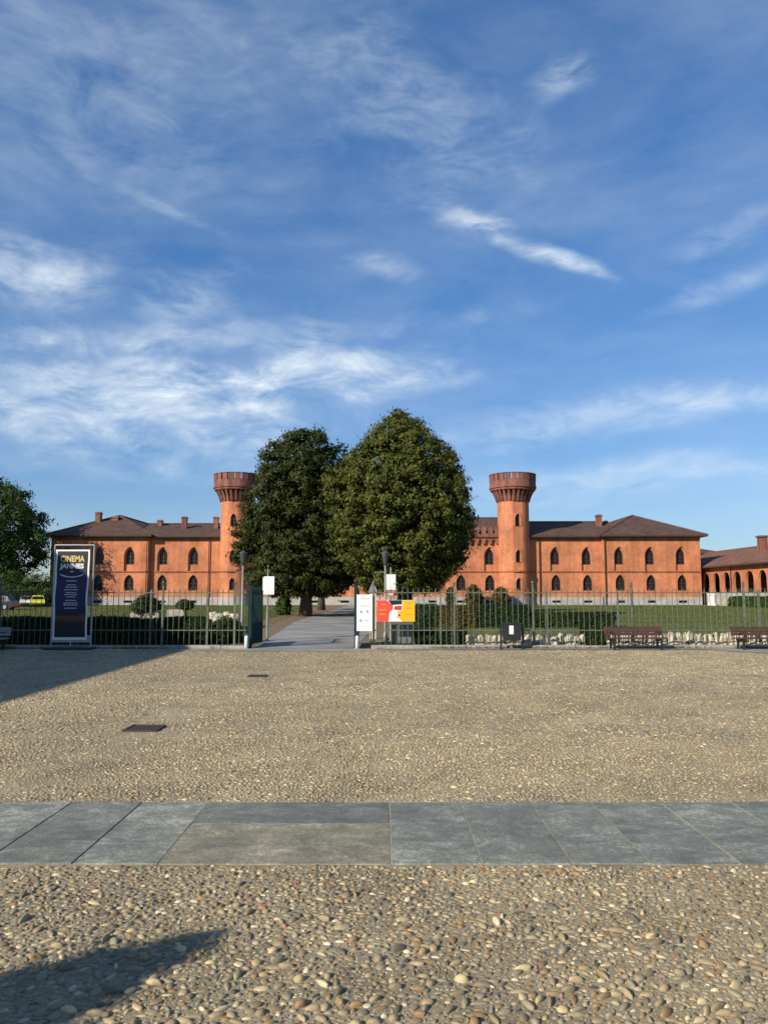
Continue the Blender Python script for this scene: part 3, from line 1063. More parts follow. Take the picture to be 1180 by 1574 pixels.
def tower(pc):
    cx = XP(pc, D, 10)
    RS, RC = 2.30, 3.42
    ytop = lambda py: ZP(py, D - 1.5)
    z_c0, z_c1, z_p0, z_p1 = ytop(771), ytop(750), ytop(746.5), ytop(728)
    zb = Z_PL
    tw = MB()
    off = 0.13 if pc > 577 else -0.02
    def fmap(u, d, z):
        a = u / RS + off
        r = RS - d
        return (cx + r * math.sin(a), D - r * math.cos(a), z)
    wz = [(ZP(906.5, D - 2.3), ZP(888, D - 2.3)), (ZP(864, D - 2.3), ZP(844.5, D - 2.3)), (ZP(808.5, D - 2.3), ZP(789, D - 2.3))]
    cuts = [zb, (wz[0][1] + wz[1][0]) / 2, (wz[1][1] + wz[2][0]) / 2, z_c0 + 0.05]
    hw = 0.75
    for k, (s, t) in enumerate(wz):
        pts = arch_pts(0.80, s, s + (t - s) * 0.6, t)
        hole(tw, -hw, hw, cuts[k], cuts[k + 1], 0, pts, fmap)
        reveal(tw, 0, pts, 0, 0.42, fmap)
        pm = MB().poly([(x_, 0, z_) for x_, z_ in [(-h, z) for h, z in pts] + [(h, z) for h, z in reversed(pts[:-1])]]).mesh('pane', M['glass'])
        fm = MB().box(-0.03, 0.03, -0.05, -0.01, s, t - 0.1).box(-0.4, 0.4, -0.045, -0.012, s + 0.55, s + 0.6).box(-0.4, 0.4, -0.05, -0.01, s, s + 0.07).mesh('window', M['frame'])
        px_, py_, _ = fmap(0, 0.40, 0)
        w = place('window', fm, (px_, py_, 0), castle, (0, 0, off))
        p = place('pane', pm, (px_, py_, 0), w)
        p.location = (0, 0, 0)
    a0, a1 = hw / RS, 2 * math.pi - hw / RS
    N = 40
    for i in range(N):
        u0, u1 = (a0 + (a1 - a0) * i / N) * RS, (a0 + (a1 - a0) * (i + 1) / N) * RS
        tw.poly([fmap(u0, 0, zb), fmap(u1, 0, zb), fmap(u1, 0, cuts[3]), fmap(u0, 0, cuts[3])])
    t = tw.build('tower', M['brick'], castle)
    MB().lathe([(RS + .1, 0), (RS + .1, Z_PL), (RS - 0.1, Z_PL + 0.05)], (cx, D), 40).build('tower_base', M['plinth'], castle)
    MB().lathe([(RS + 0.002, Z_STR - .1), (RS + .11, Z_STR - .1), (RS + .11, Z_STR + .11), (RS + 0.002, Z_STR + .11)], (cx, D), 40).build('string_course', M['brick_trim'], castle)
    # flaring crown
    MB().lathe([(RS - 0.05, z_c0), (RS + 0.10, z_c0 + 0.5), (RS + 0.25, z_c1)], (cx, D), 40).build('crown_drum', M['brick_dark'], t)
    H = z_c1 - z_c0
    cm = MB().prism([(-0.0, 0), (0.16, 0.06), (0.42, H * 0.42), (0.74, H * 0.72), (0.96, H * 0.9), (0.96, H), (0.0, H)], -0.16, 0.16).mesh('corbel', M['brick_dark'])
    n = 26
    for k in range(n):
        a = 2 * math.pi * k / n
        place('corbel', cm, (cx + (RS - 0.02) * math.cos(a), D + (RS - 0.02) * math.sin(a), z_c0), t, (0, 0, a))
    MB().lathe([(RC - 0.3, z_c1 - 0.35), (RC - 0.12, z_c1 - 0.3), (RC - 0.12, z_c1 + 0.001), (RC + 0.03, z_c1 + .001), (RC + 0.03, z_p0), (RC - 0.5, z_p0)], (cx, D), 44).build('crown_ring', M['brick_dark'], t)
    zm = z_p0 + (z_p1 - z_p0) * 0.42
    pr = MB()
    n2 = 44
    for k in range(n2):
        a, b = 2 * math.pi * k / n2, 2 * math.pi * (k + 1) / n2
        for (r0, r1, za, zb2) in ((RC - .04, RC - .04, z_p0, zm), (RC - .36, RC - .36, zm, z_p0)):
            pr.poly([(cx + r0 * math.cos(a), D + r0 * math.sin(a), za), (cx + r0 * math.cos(b), D + r0 * math.sin(b), za), (cx + r1 * math.cos(b), D + r1 * math.sin(b), zb2), (cx + r1 * math.cos(a), D + r1 * math.sin(a), zb2)])
        pr.poly([(cx + r * math.cos(q), D + r * math.sin(q), zm) for r, q in ((RC - .04, a), (RC - .04, b), (RC - .36, b), (RC - .36, a))])
    pr.build('parapet', M['brick_dark'], t)
    hm = z_p1 - zm
    ml = MB().box(-0.36, 0.0, -0.38, 0.38, 0, hm - 0.12).box(-0.40, 0.05, -0.42, 0.42, hm - 0.118, hm).mesh('merlon', M['brick_dark'])
    n3 = 21
    for k in range(n3):
        a = 2 * math.pi * (k + 0.5) / n3
        place('merlon', ml, (cx + (RC - .03) * math.cos(a), D + (RC - .03) * math.sin(a), zm + 0.001), t, (0, 0, a))
    MB().lathe([(RC - .4, z_p0 + 0.05), (0.01, z_p0 + 0.1)], (cx, D), 24).build('tower_deck', M['brick_dark'], t)


tower(363)
tower(789)

# ------------------------------------------------------------------ arcade wing on the right
XA = 47.4
arc = empty('arcade_building', (XA, 100, 0), 'low orange arcade wing with pointed arches and red tiled roof, far right', 'building')


def arcade():
    zf, ze = 1.75, 5.35
    ys = [XA * FPX / (p - 590) / math.cos(PITCH) for p in (1086, 1101.5, 1117, 1133.5, 1153)]
    step = (ys[0] - ys[-1]) / 4
    ys = [ys[0] + 2 * step, ys[0] + step] + ys + [ys[-1] - step * k for k in range(1, 7)]
    ys = ys[::-1]
    f = lambda u, d, z: (XA + d, u, z)
    wall = MB()
    b = [ys[0] - step / 2] + [(ys[i] + ys[i + 1]) / 2 for i in range(len(ys) - 1)] + [ys[-1] + step / 2]
    pts = arch_pts(2.1, zf, 3.5, 4.65)
    for i, c in enumerate(ys):
        hole(wall, b[i], b[i + 1], zf, ze, c, pts, f)
        reveal(wall, c, pts, 0, 0.28, f)
    y0, y1 = b[0], b[-1]
    wall.poly([(XA, y0, zf), (XA + 12, y0, zf), (XA + 12, y0, ze), (XA, y0, ze)])
    wall.build('wall', M['brick'], arc)
    MB().poly([(XA + 3.2, y0, zf), (XA + 3.2, y1, zf), (XA + 3.2, y1, ze), (XA + 3.2, y0, ze)]).build('inner_wall', M['inner_shade'], arc)
    MB().poly([(XA + .02, y0, ze - .05), (XA + 3.2, y0, ze - .05), (XA + 3.2, y1, ze - .05), (XA + .02, y1, ze - .05)]).build('arcade_ceiling', M['inner_shade'], arc)
    MB().box(XA - 0.15, XA + 12, y0, y1, -0.2, zf - 0.004).build('terrace_wall', M['plinth'], arc)
    ro = roof('roof', [(XA - 0.8, y0 - .6), (XA + 12.8, y0 - .6), (XA + 12.8, y1 + 6), (XA - 0.8, y1 + 6)], [(XA + 6, y0 + 5, 8.3), (XA + 6, y1 + 5.9, 8.3)], M['tiles_y'], ze + 0.2, parent=arc)
    X, Y, Z = P(1172, 845, 103)
    MB().box(X - .5, X + .5, Y - .5, Y + .5, 7.0, 9.2).box(X - .65, X + .65, Y - .65, Y + .65, 9.203, 9.4).build('chimney', M['brick_dark'], ro)
    for c in (b[4], b[8]):
        MB().tube([(XA - .12, c, 1.8), (XA - .12, c, ze)], 0.07, 6).build('downpipe', M['fascia'], arc)


arcade()
# ramp with low stone parapet up to the arcade
ramp = empty('stone_ramp', (45, 108, 0), 'pale stone ramp wall climbing to the arcade terrace', 'ramp')
xr0, xr1 = XP(1106, 106, 0), XP(1144, 104, 1)
MB().prism([(xr0, 0), (xr1, 0), (xr1, 1.72), (xr0, 0.25)], 104.0, 106.5).build('ramp_body', M['plinth'], ramp)
MB().prism([(xr0, 0.2), (xr1, 1.67), (xr1, 2.05), (xr0, 0.62)], 103.6, 103.99).build('parapet', M['plinth'], ramp)
MB().box(xr0 - 0.45, xr0 - 0.02, 103.55, 104.05, 0, 1.0).build('end_post', M['rock'], ramp)
pil = empty('stone_pedestal', (XP(1093, 106), 106, 0), 'white stone pedestal beside the foot of the ramp', 'pedestal')
xq = XP(1093, 106)
MB().box(xq - .38, xq + .38, 105.6, 106.4, 0, 0.3).build('base', M['white'], pil)
MB().box(xq - .28, xq + .28, 105.7, 106.3, 0.302, 1.45).build('shaft', M['white'], pil)
MB().box(xq - .36, xq + .36, 105.62, 106.38, 1.452, 1.65).build('cap', M['white'], pil)
# ochre house behind
oh = empty('ochre_house', (60, 150, 0), 'ochre house top showing behind the arcade roof', 'house')
MB().box(XP(1060, 150), XP(1106, 150), 150, 160, 0, ZP(851, 150)).build('wall', M['ochre'], oh)
roof('roof', [(XP(1056, 150), 149.3), (XP(1109, 150), 149.3), (XP(1109, 150), 160.6), (XP(1056, 150), 160.6)],
     [(XP(1072, 150), 155, ZP(844, 155)), (XP(1092, 150), 155, ZP(844, 155))], M['tiles'], ZP(850, 150), parent=oh)


# ------------------------------------------------------------------ vegetation
def leaf_quads(Cn, N, size, rng, droop=0.35, asp=0.45, rnd=0.45):
    """diamond leaves at Cn facing about N"""
    n = len(Cn)
    N = N + rng.normal(0, rnd, (n, 3))
    N /= np.linalg.norm(N, axis=1, keepdims=True)
    T = rng.normal(0, 1, (n, 3)); T[:, 2] -= droop * 2
    T -= (T * N).sum(1, keepdims=True) * N
    T /= np.linalg.norm(T, axis=1, keepdims=True) + 1e-9
    B = np.cross(N, T)
    s = size * rng.uniform(0.6, 1.3, n)[:, None]
    V = np.empty((n, 4, 3))
    V[:, 0] = Cn - T * s * 0.5
    V[:, 1] = Cn + B * s * asp * 0.5 + N * s * 0.05
    V[:, 2] = Cn + T * s * 0.5
    V[:, 3] = Cn - B * s * asp * 0.5 + N * s * 0.05
    return V.reshape(-1, 3), np.arange(n * 4).reshape(-1, 4)


def crown_mesh(name, prof, z0, z1, nclump, per, leaf, cr, rng, mat, ex=1.0, inner=0.25, lump=0.10, up=0.25):
    """prof: list of (t, radius); clumps of leaves near the surface, some inside"""
    ts, rs = [p[0] for p in prof], [p[1] for p in prof]
    t = np.interp(rng.random(nclump), np.cumsum(np.interp(np.linspace(0, 1, 60), ts, rs)) / np.sum(np.interp(np.linspace(0, 1, 60), ts, rs)), np.linspace(0, 1, 60))
    a = rng.uniform(0, 2 * math.pi, nclump)
    Rr = np.interp(t, ts, rs)
    ph = rng.uniform(0, 6.28, 6)
    bump = 1 + lump * (np.sin(3 * a + 7 * t + ph[0]) + np.sin(5 * a - 11 * t + ph[1]) * 0.8 + np.sin(2 * a + 17 * t + ph[2]) * 0.6 + np.sin(9 * a + 13 * t + ph[3]) * .45)
    fr = np.where(rng.random(nclump) < inner, rng.uniform(0.2, 0.82, nclump), rng.uniform(0.78, 1.02, nclump))
    fr = fr + np.where(rng.random(nclump) < 0.13, rng.uniform(0.03, 0.11, nclump), 0)
    rr = Rr * bump * fr
    z = z0 + (z1 - z0) * t
    c = np.stack([rr * np.cos(a) * ex, rr * np.sin(a), z], 1)
    zc = (z0 + z1) / 2
    nrm = np.stack([np.cos(a), np.sin(a), (z - zc) / (z1 - z0) * 1.1 + up], 1)
    nrm /= np.linalg.norm(nrm, axis=1, keepdims=True)
    C = np.repeat(c, per, 0) + rng.normal(0, 1, (nclump * per, 3)) * cr * np.repeat(rng.uniform(0.55, 1.15, nclump), per)[:, None] * np.array([1, 1, 0.6])
    # clumps hang outwards like little tufts
    off = C - np.repeat(c, per, 0)
    N = np.repeat(nrm, per, 0) * 0.55 + off / (cr + 1e-6) * 0.8 + np.array([0, 0, 0.25])
    V, F = leaf_quads(C, N, leaf, rng, rnd=0.28)
    return fast_mesh(name, V, F, mat)


def trunk_mesh(h, r, nl, spread, rng, z0):
    mb = MB()
    pts, rad = [], []
    for i in range(7):
        f = i / 6
        pts.append((0.12 * math.sin(3 * f + rng.random()), 0.12 * math.cos(2 * f), h * f))
        rad.append(r * (1.25 if i == 0 else 1) * (1 - 0.75 * f))
    mb.tube(pts, rad, 9)
    for k in range(nl):
        a = 2 * math.pi * k / nl + rng.uniform(-.3, .3)
        zs = z0 * 0.9 + (h * 0.8 - z0 * 0.9) * rng.random()
        L = spread * rng.uniform(0.6, 0.95)
        rr = r * 0.4
        p0 = Vector((0, 0, zs)); d = Vector((math.cos(a), math.sin(a), 0.75))
        mb.tube([p0, p0 + d * L * 0.4, p0 + d * L * 0.75 + Vector((0, 0, 0.2)), p0 + d * L + Vector((0, 0, .5))], [rr, rr * .65, rr * .35, rr * .12], 6)
    return mb.mesh('trunk', M['bark'], True)


def tree(name, X, Y, prof, z0, z1, mat, label, group, seed, nclump=1000, per=60, leaf=0.32, cr=0.42, ex=1.0, tr=0.32, inner=0.25, lump=0.055, offx=0.0):
    rng = np.random.default_rng(seed)
    t = empty(name, (X, Y, 0), label, 'tree', group)
    mr = max(p[1] for p in prof)
    place('trunk', trunk_mesh(z0 + (z1 - z0) * 0.72, tr, 11, mr * 0.75, rng, z0), (X, Y, -0.05), t)
    place('crown', crown_mesh('crown', prof, z0, z1, nclump, per, leaf, cr, rng, mat, ex, inner, lump), (X + offx, Y, 0), t)
    return t


GT = 'trees lining the avenue to the castle'
TY = 52.0
sc = 1 / 22.5
profR = [(0, 2.3), (0.06, 3.1), (0.16, 4.1), (0.3, 4.75), (0.45, 4.95), (0.58, 4.6), (0.7, 3.75), (0.8, 2.75), (0.88, 1.8), (0.95, 0.85), (1, 0.05)]
tree('hornbeam_tree', XP(616, TY), TY, profR, ZP(907, TY), ZP(628, TY), M['leaf_olive'], 'tall egg-shaped olive-green tree standing right of the avenue, tallest in the picture', GT, 21, 1800, 62, 0.25, 0.27, tr=0.34, lump=0.045, inner=0.4)
TL = 57.0
profL = [(0, 2.6), (0.08, 3.9), (0.2, 4.5), (0.4, 4.7), (0.55, 4.5), (0.7, 3.95), (0.82, 3.15), (0.92, 2.3), (1, 0.9)]
tree('hornbeam_tree', XP(468, TL), TL, profL, ZP(912, TL), ZP(664, TL), M['leaf_dark'], 'dark green broad tree left of the avenue, partly hiding the left tower', GT, 33, 1250, 64, 0.28, 0.31, tr=0.42, lump=0.085, inner=0.36)
backs = [(-6.6, 66, 13.0, 'dark tree just behind the big left tree of the avenue'), (-6.4, 78, 12.0, 'farther dark tree in the left row of the avenue, third from the gate'),
         (2.0, 66, 12.5, 'dark tree hidden behind the egg-shaped tree, right row of the avenue'), (2.2, 80, 11.0, 'farthest tree of the right row of the avenue')]
for k, (x_, y_, h_, lb) in enumerate(backs):
    tree('hornbeam_tree', x_, y_, [(0, 1.8), (0.12, 3.0), (0.35, 3.6), (0.6, 3.2), (0.85, 1.8), (1, 0.4)], 2.7, h_, M['leaf_dark'], lb, GT, 50 + k, 600, 40, 0.42, 0.5, tr=0.36)

# far left
tree('maple_tree', XP(-16, 108), 108, [(0, 3.3), (0.15, 5.2), (0.4, 6.5), (0.6, 6.1), (0.8, 4.6), (0.93, 2.7), (1, 0.8)], 3.6, ZP(738, 108), M['leaf_mid'],
     'loose leafy green tree at the left edge beyond the parked cars', None, 71, 560, 55, 0.5, 0.75, tr=0.4, lump=0.16, inner=0.2)


def hedge(name, x0, x1, y0, y1, h, mat, label, cat='hedge', n=9000, leaf=0.12, seed=1, group=None, z0=0.0):
    rng = np.random.default_rng(seed)
    # leaves on the five outer faces of a clipped block, plus a twiggy core
    A = [(x1 - x0) * (y1 - y0), (x1 - x0) * h, (x1 - x0) * h, (y1 - y0) * h, (y1 - y0) * h]
    f = rng.choice(5, n, p=np.array(A) / sum(A))
    u, v = rng.random(n), rng.random(n)
    X = x0 + (x1 - x0) * u; Y = y0 + (y1 - y0) * v; Z = np.full(n, h)
    N = np.tile(np.array([0., 0, 1]), (n, 1))
    for k, (ax, val, nr) in {1: ('y', y0, (0, -1, .2)), 2: ('y', y1, (0, 1, .2)), 3: ('x', x0, (-1, 0, .2)), 4: ('x', x1, (1, 0, .2))}.items():
        m = f == k
        Z[m] = h * v[m]
        N[m] = nr
        if ax == 'y':
            Y[m] = val
        else:
            X[m] = val; Y[m] = y0 + (y1 - y0) * u[m]
    C = np.stack([X, Y, Z], 1) + rng.normal(0, leaf * 0.35, (n, 3))
    C += 0.05 * np.stack([np.sin(Z * 5 + X * 2), np.sin(X * 3.1), np.sin(X * 2.3 + Y * 3)], 1)
    C[:, 2] = np.maximum(C[:, 2], 0.03) + z0
    V, F = leaf_quads(C, N, leaf, rng, 0.1, 0.55)
    e = empty(name, ((x0 + x1) / 2, (y0 + y1) / 2, z0), label, cat, group)
    place('foliage', fast_mesh('foliage', V, F, mat), (0, 0, 0), e)
    i = leaf * 0.7
    MB().box(x0 + i, x1 - i, y0 + i, y1 - i, z0 - 0.02, z0 + h - i).build('branch_core', mat, e)
    return e


def bush(name, X, Y, r, h, mat, label, seed, z0=0.0, n=90, per=45, leaf=0.14, group=None, cat='shrub', prof=None):
    rng = np.random.default_rng(seed)
    e = empty(name, (X, Y, z0), label, cat, group)
    prof = prof or [(0, r * 0.75), (0.3, r), (0.6, r * 0.9), (0.85, r * 0.55), (1, r * 0.15)]
    place('foliage', crown_mesh('foliage', prof, 0.06 * h, h, n, per, leaf, r * 0.16, rng, mat, 1, 0.4, 0.09), (X, Y, z0), e)
    mb = MB()
    for k in range(5):
        a = k * 1.3
        mb.tube([(X, Y, z0), (X + r * .3 * math.cos(a), Y + r * .3 * math.sin(a), z0 + h * .4), (X + r * .55 * math.cos(a), Y + r * .55 * math.sin(a), z0 + h * .7)], [0.03, 0.02, 0.01], 5)
    mb.build('stem', M['bark'], e)
    return e


hedge('clipped_hedge', XP(640, 39), XP(672, 39), 38.6, 40.4, 1.05, M['leaf_hedge'], 'short dark green hedge block behind the red and yellow banner', n=5000, seed=2)
hedge('clipped_hedge', XP(674, 39), XP(730, 39), 38.4, 40.0, 0.98, M['leaf_brown'], 'brownish olive clipped hedge between two green hedges behind the railings', n=9000, seed=3)
hedge('clipped_hedge', XP(732, 39), XP(812, 39), 38.6, 40.4, 1.0, M['leaf_hedge'], 'dark green clipped hedge behind the black litter bin', n=12000, seed=4)
hedge('clipped_hedge', XP(814, 39), XP(942, 39), 38.8, 40.2, 0.62, M['leaf_hedge'], 'low dark green hedge behind the railings, left of the first bench', n=14000, seed=5)
hedge('clipped_hedge', XP(-60, 26.5), XP(322, 26.5), 26.0, 27.0, 0.80, M['leaf_hedge'], 'long shaded hedge close behind the left railings', n=42000, leaf=0.09, seed=6)
hedge('clipped_hedge', XP(892, 25.2), XP(932, 25.2), 24.75, 25.4, 0.55, M['leaf_hedge'], 'small low hedge between the two runs of pale rubble stones', n=4500, leaf=0.08, seed=7)
hedge('clipped_hedge', XP(640, 25.2), XP(712, 25.2), 24.75, 25.5, 0.5, M['leaf_hedge'], 'low hedge at the foot of the railings right of the grey cabinet', n=7000, leaf=0.08, seed=8)
hedge('clipped_hedge', XP(-90, 103), XP(74, 103), 103, 105.5, 3.0, M['leaf_hedge'], 'tall dark hedge behind the parked cars', n=22000, leaf=0.3, seed=9)
hedge('clipped_hedge', XA - 2.2, XA - 0.4, 78, 101.5, 1.15, M['leaf_mid'], 'green bank of shrubs below the arcade terrace', n=24000, leaf=0.2, seed=10)
for k, (p, y_, r_, h_, m_, lb) in enumerate([
        (20, 101, 2.6, 4.6, 'leaf_mid', 'rounded sunlit bush under the far left tree, nearer the picture edge'),
        (60, 101, 2.4, 4.2, 'leaf_mid', 'rounded sunlit bush under the far left tree, nearer the castle'),
        (348, 26.6, 0.6, 0.85, 'leaf_hedge', 'round dark bush behind the railings just left of the gate'),
        (692.5, 104, 0.6, 2.6, 'leaf_dark', 'narrow dark conical shrub against the castle plinth'),
        (728, 110.5, 1.2, 2.9, 'leaf_brown', 'brownish shrub against the castle wall left of the right tower'),
        (770, 108.8, 1.2, 2.5, 'leaf_brown', 'brownish shrub at the foot of the right tower'),
        (1177, 100, 0.9, 2.2, 'leaf_dark', 'small dark clipped shrub before the arcade at the right edge'),
        (436, 60, 0.5, 1.6, 'leaf_mid', 'thin sunlit shrub under the left avenue tree')]):
    bush('garden_shrub', XP(p, y_), y_, r_, h_, M[m_], lb, 200 + k, leaf=0.1 if y_ < 40 else 0.26, n=150, per=40)


def rock_mesh(sx, sy, sz, rng, mat=None):
    V0, F0 = dome(8, [(1.0, -0.1), (1.05, 0.3), (0.95, 0.62), (0.6, 0.9)])
    V = V0.copy() * rng.uniform(0.82, 1.15, (len(V0), 1))
    V = V * rng.uniform(0.85, 1.1, (len(V0), 3))
    return fast_mesh('stone', V * np.array([sx, sy, sz]), F0, mat or M['rock'], False)


def stone_row(pa, pb, label, seed, h=0.40):
    rng = np.random.default_rng(seed)
    ms = [rock_mesh(1, 1, 1, rng) for _ in range(8)]
    x0, x1 = XP(pa, 24.75), XP(pb, 24.75)
    e = empty('rubble_wall', ((x0 + x1) / 2, 24.75, 0), label, 'wall')
    x = x0
    k = 0
    while x < x1:
        w = rng.uniform(0.13, 0.30)
        for lay in range(2):
            hh = h * (0.58 if lay == 0 else 0.55) * rng.uniform(0.8, 1.1)
            place('stone', ms[int(rng.integers(8))], (x + w / 2 + rng.normal(0, .02), 24.75 + rng.normal(0, .03) + 0.04 * lay, 0 if lay == 0 else h * 0.45), e,
                  (0, 0, rng.uniform(0, 6.28)), (w * 0.70, w * 0.56, hh))
        x += w
        k += 1


stone_row(716, 893, 'low wall of pale rubble stones behind the litter bin', 1)
stone_row(930, 1250, 'low wall of pale rubble stones behind the two brown benches', 2, 0.47)


def planter(px, Y, w, h, label, bl, bush_r, seed, dx=0.0):
    rng = np.random.default_rng(seed)
    X = XP(px, Y)
    e = empty('stone_planter', (X, Y, 0), label, 'planter')
    MB().box(X - w / 2, X + w / 2, Y - .4, Y + .4, 0, h, 0.06).build('trough', M['kerb'], e)
    MB().box(X - w / 2 + .1, X + w / 2 - .1, Y - .3, Y + .3, h - .02, h + .03).build('soil', M['soil'], e)
    bush('planter_shrub', X + dx, Y, bush_r, bush_r * 1.15, M['leaf_dark'], bl, seed + 300, z0=h + 0.02, leaf=0.16, n=110)


planter(225, 47.5, 1.75, 0.52, 'pale stone trough on the lawn behind the left railings', 'dark shrub growing in the pale stone trough on the left lawn', 0.85, 1)
planter(272, 55, 1.2, 0.55, 'smaller pale stone trough on the lawn farther back', 'small dark shrub in the smaller stone trough farther back', 0.55, 2, 0.5)
rk = empty('boulder_pile', (XP(343, 46), 46, 0), 'pale boulders heaped on the lawn left of the gate', 'boulders')
rg = np.random.default_rng(9)
for k in range(7):
    place('boulder', rock_mesh(0.42, 0.36, 0.42 * rg.uniform(.7, 1.2), rg), (XP(328 + k * 5.5, 46), 46 + rg.uniform(-.3, .3), 0.0 if k % 2 else 0.12), rk, (0, 0, rg.uniform(0, 6)))


# ------------------------------------------------------------------ railings
H_RAIL, H_TIP = 1.72, 1.87
bar_me = MB().tube([(0, 0, 0.10), (0, 0, 1.70)], 0.0105, 6).lathe([(0.010, 1.70), (0.021, 1.75), (0.004, H_TIP)], (0, 0), 6).mesh('bar', M['iron'])
post_me = MB().box(-0.028, 0.028, -0.028, 0.028, 0, 1.94).lathe([(0.03, 1.94), (0.05, 1.96), (0.02, 1.985), (0.045, 2.02), (0.03, 2.06), (0.004, 2.10)], (0, 0), 8).mesh('post', M['iron'])
thin_me = MB().box(-0.022, 0.022, -0.022, 0.022, 0, 1.80).tube([(0, 0.02, 1.2), (0, 0.75, 0.0)], 0.014, 6).mesh('post', M['iron'])


def railing(x0, x1, posts, thins, label):
    e = empty('iron_railing', ((x0 + x1) / 2, FY, 0), label, 'railing')
    for z in (0.56, H_RAIL):
        MB().box(x0, x1, FY - 0.018, FY + 0.018, z - 0.016, z + 0.016).build('rail', M['iron'], e)
    n = int((x1 - x0) / 0.172)
    for i in range(n + 1):
        x = x0 + 0.05 + (x1 - x0 - 0.1) * i / n
        place('bar', bar_me, (x, FY, 0), e, (R(random.Random(i).uniform(-.5, .5)), R(random.Random(i + 99).uniform(-.5, .5)), 0))
    for x in posts:
        place('post', post_me, (x, FY - 0.01, 0), e)
    for x in thins:
        place('post', thin_me, (x, FY + 0.01, 0), e)
    rng = random.Random(5)
    x = x0 - 0.05
    while x < x1:
        w = rng.uniform(1.0, 1.5)
        MB().box(x, min(x + w - 0.012, x1 + .05), FY - 0.15, FY + 0.15, -0.05, 0.10 + rng.uniform(-.01, .01), 0.015).build('kerb_stone', M['kerb'], e)
        x += w


railing(-15.5, XP(379, FY), [XP(p, FY) for p in (-130, 0, 250, 361)], [XP(p, FY) for p in (231, 120, 319)], 'tall green iron railing with spear tips left of the gate')
railing(XP(573, FY), 15.0, [XP(p, FY) for p in (574, 698, 819, 971, 1144, 1290)], [XP(p, FY) for p in (677, 841, 950, 1166)], 'tall green iron railing with spear tips right of the gate')


def gate_leaf(px, label, L=2.2, sgn=1):
    X = XP(px, FY)
    e = empty('gate_leaf', (X, FY, 0), label, 'gate')
    MB().box(X - .055, X + .055, FY - .055, FY + .055, 0, 1.95).lathe([(.05, 1.95), (.075, 1.98), (.03, 2.01), (.06, 2.05), (.004, 2.13)], (X, FY), 10).build('gate_post', M['iron_dark'], e)
    y0, y1 = FY + 0.08, FY + 0.08 + L
    for z in (0.12, 0.75, 1.70):
        MB().box(X - .02, X + .02, y0, y1, z - .025, z + .025).build('rail', M['iron_dark'], e)
    MB().box(X - .008, X + .008, y0 + .03, y1 - .03, 0.145, 0.725).build('sheet_panel', M['iron_dark'], e)
    bm = MB().tube([(0, 0, 0.12), (0, 0, 1.72)], 0.012, 6).lathe([(.012, 1.72), (.022, 1.78), (.004, 1.9)], (0, 0), 6).mesh('bar', M['iron_dark'])
    n = int(L / 0.12)
    for i in range(n + 1):
        place('bar', bm, (X, y0 + 0.02 + (L - .04) * i / n, 0), e)
    MB().box(X - .03, X + .03, y1 - .02, y1 + .04, 0.05, 1.8).build('gate_stile', M['iron_dark'], e)


gate_leaf(384.5, 'dark green iron gate leaf standing open, left side of the avenue')
gate_leaf(547, 'dark green iron gate leaf standing open, behind the white notice board')

for px_, lb in ((380, 'short white bollard at the foot of the left gate post'), (549, 'short white bollard at the foot of the right gate post')):
    X = XP(px_, FY - .12)
    b_ = empty('bollard', (X, FY - .2, 0), lb, 'bollard', 'white gate bollards')
    MB().lathe([(0.055, 0), (0.055, 0.36), (0.045, 0.39), (0.01, 0.405)], (X, FY - .2), 12).build('post', M['white'], b_, True)
    MB().lathe([(0.085, 0), (0.085, 0.02), (0.06, 0.03)], (X, FY - .2), 12).build('foot_plate', M['concrete'], b_)


# ------------------------------------------------------------------ boards, banner, signs
def text_mesh(s, size, mat, loc, parent, bold=0.0, width=None, name='lettering'):
    cu = bpy.data.curves.new('t', 'FONT')
    cu.body = s
    cu.size = size
    cu.align_x = 'CENTER'
    cu.align_y = 'CENTER'
    cu.extrude = 0.001
    cu.offset = bold
    cu.resolution_u = 3
    ob = bpy.data.objects.new('t', cu)
    col.objects.link(ob)
    bpy.context.view_layer.update()
    dg = bpy.context.evaluated_depsgraph_get()
    me = bpy.data.meshes.new_from_object(ob.evaluated_get(dg))
    bpy.data.objects.remove(ob)
    me.materials.clear()
    me.materials.append(mat)
    co = np.array([v.co[:] for v in me.vertices])
    w = co[:, 0].max() - co[:, 0].min()
    k = (width / w) if width else 1.0
    o = place(name, me, loc, parent, (R(90), 0, 0), (k, 1, 1))
    return o


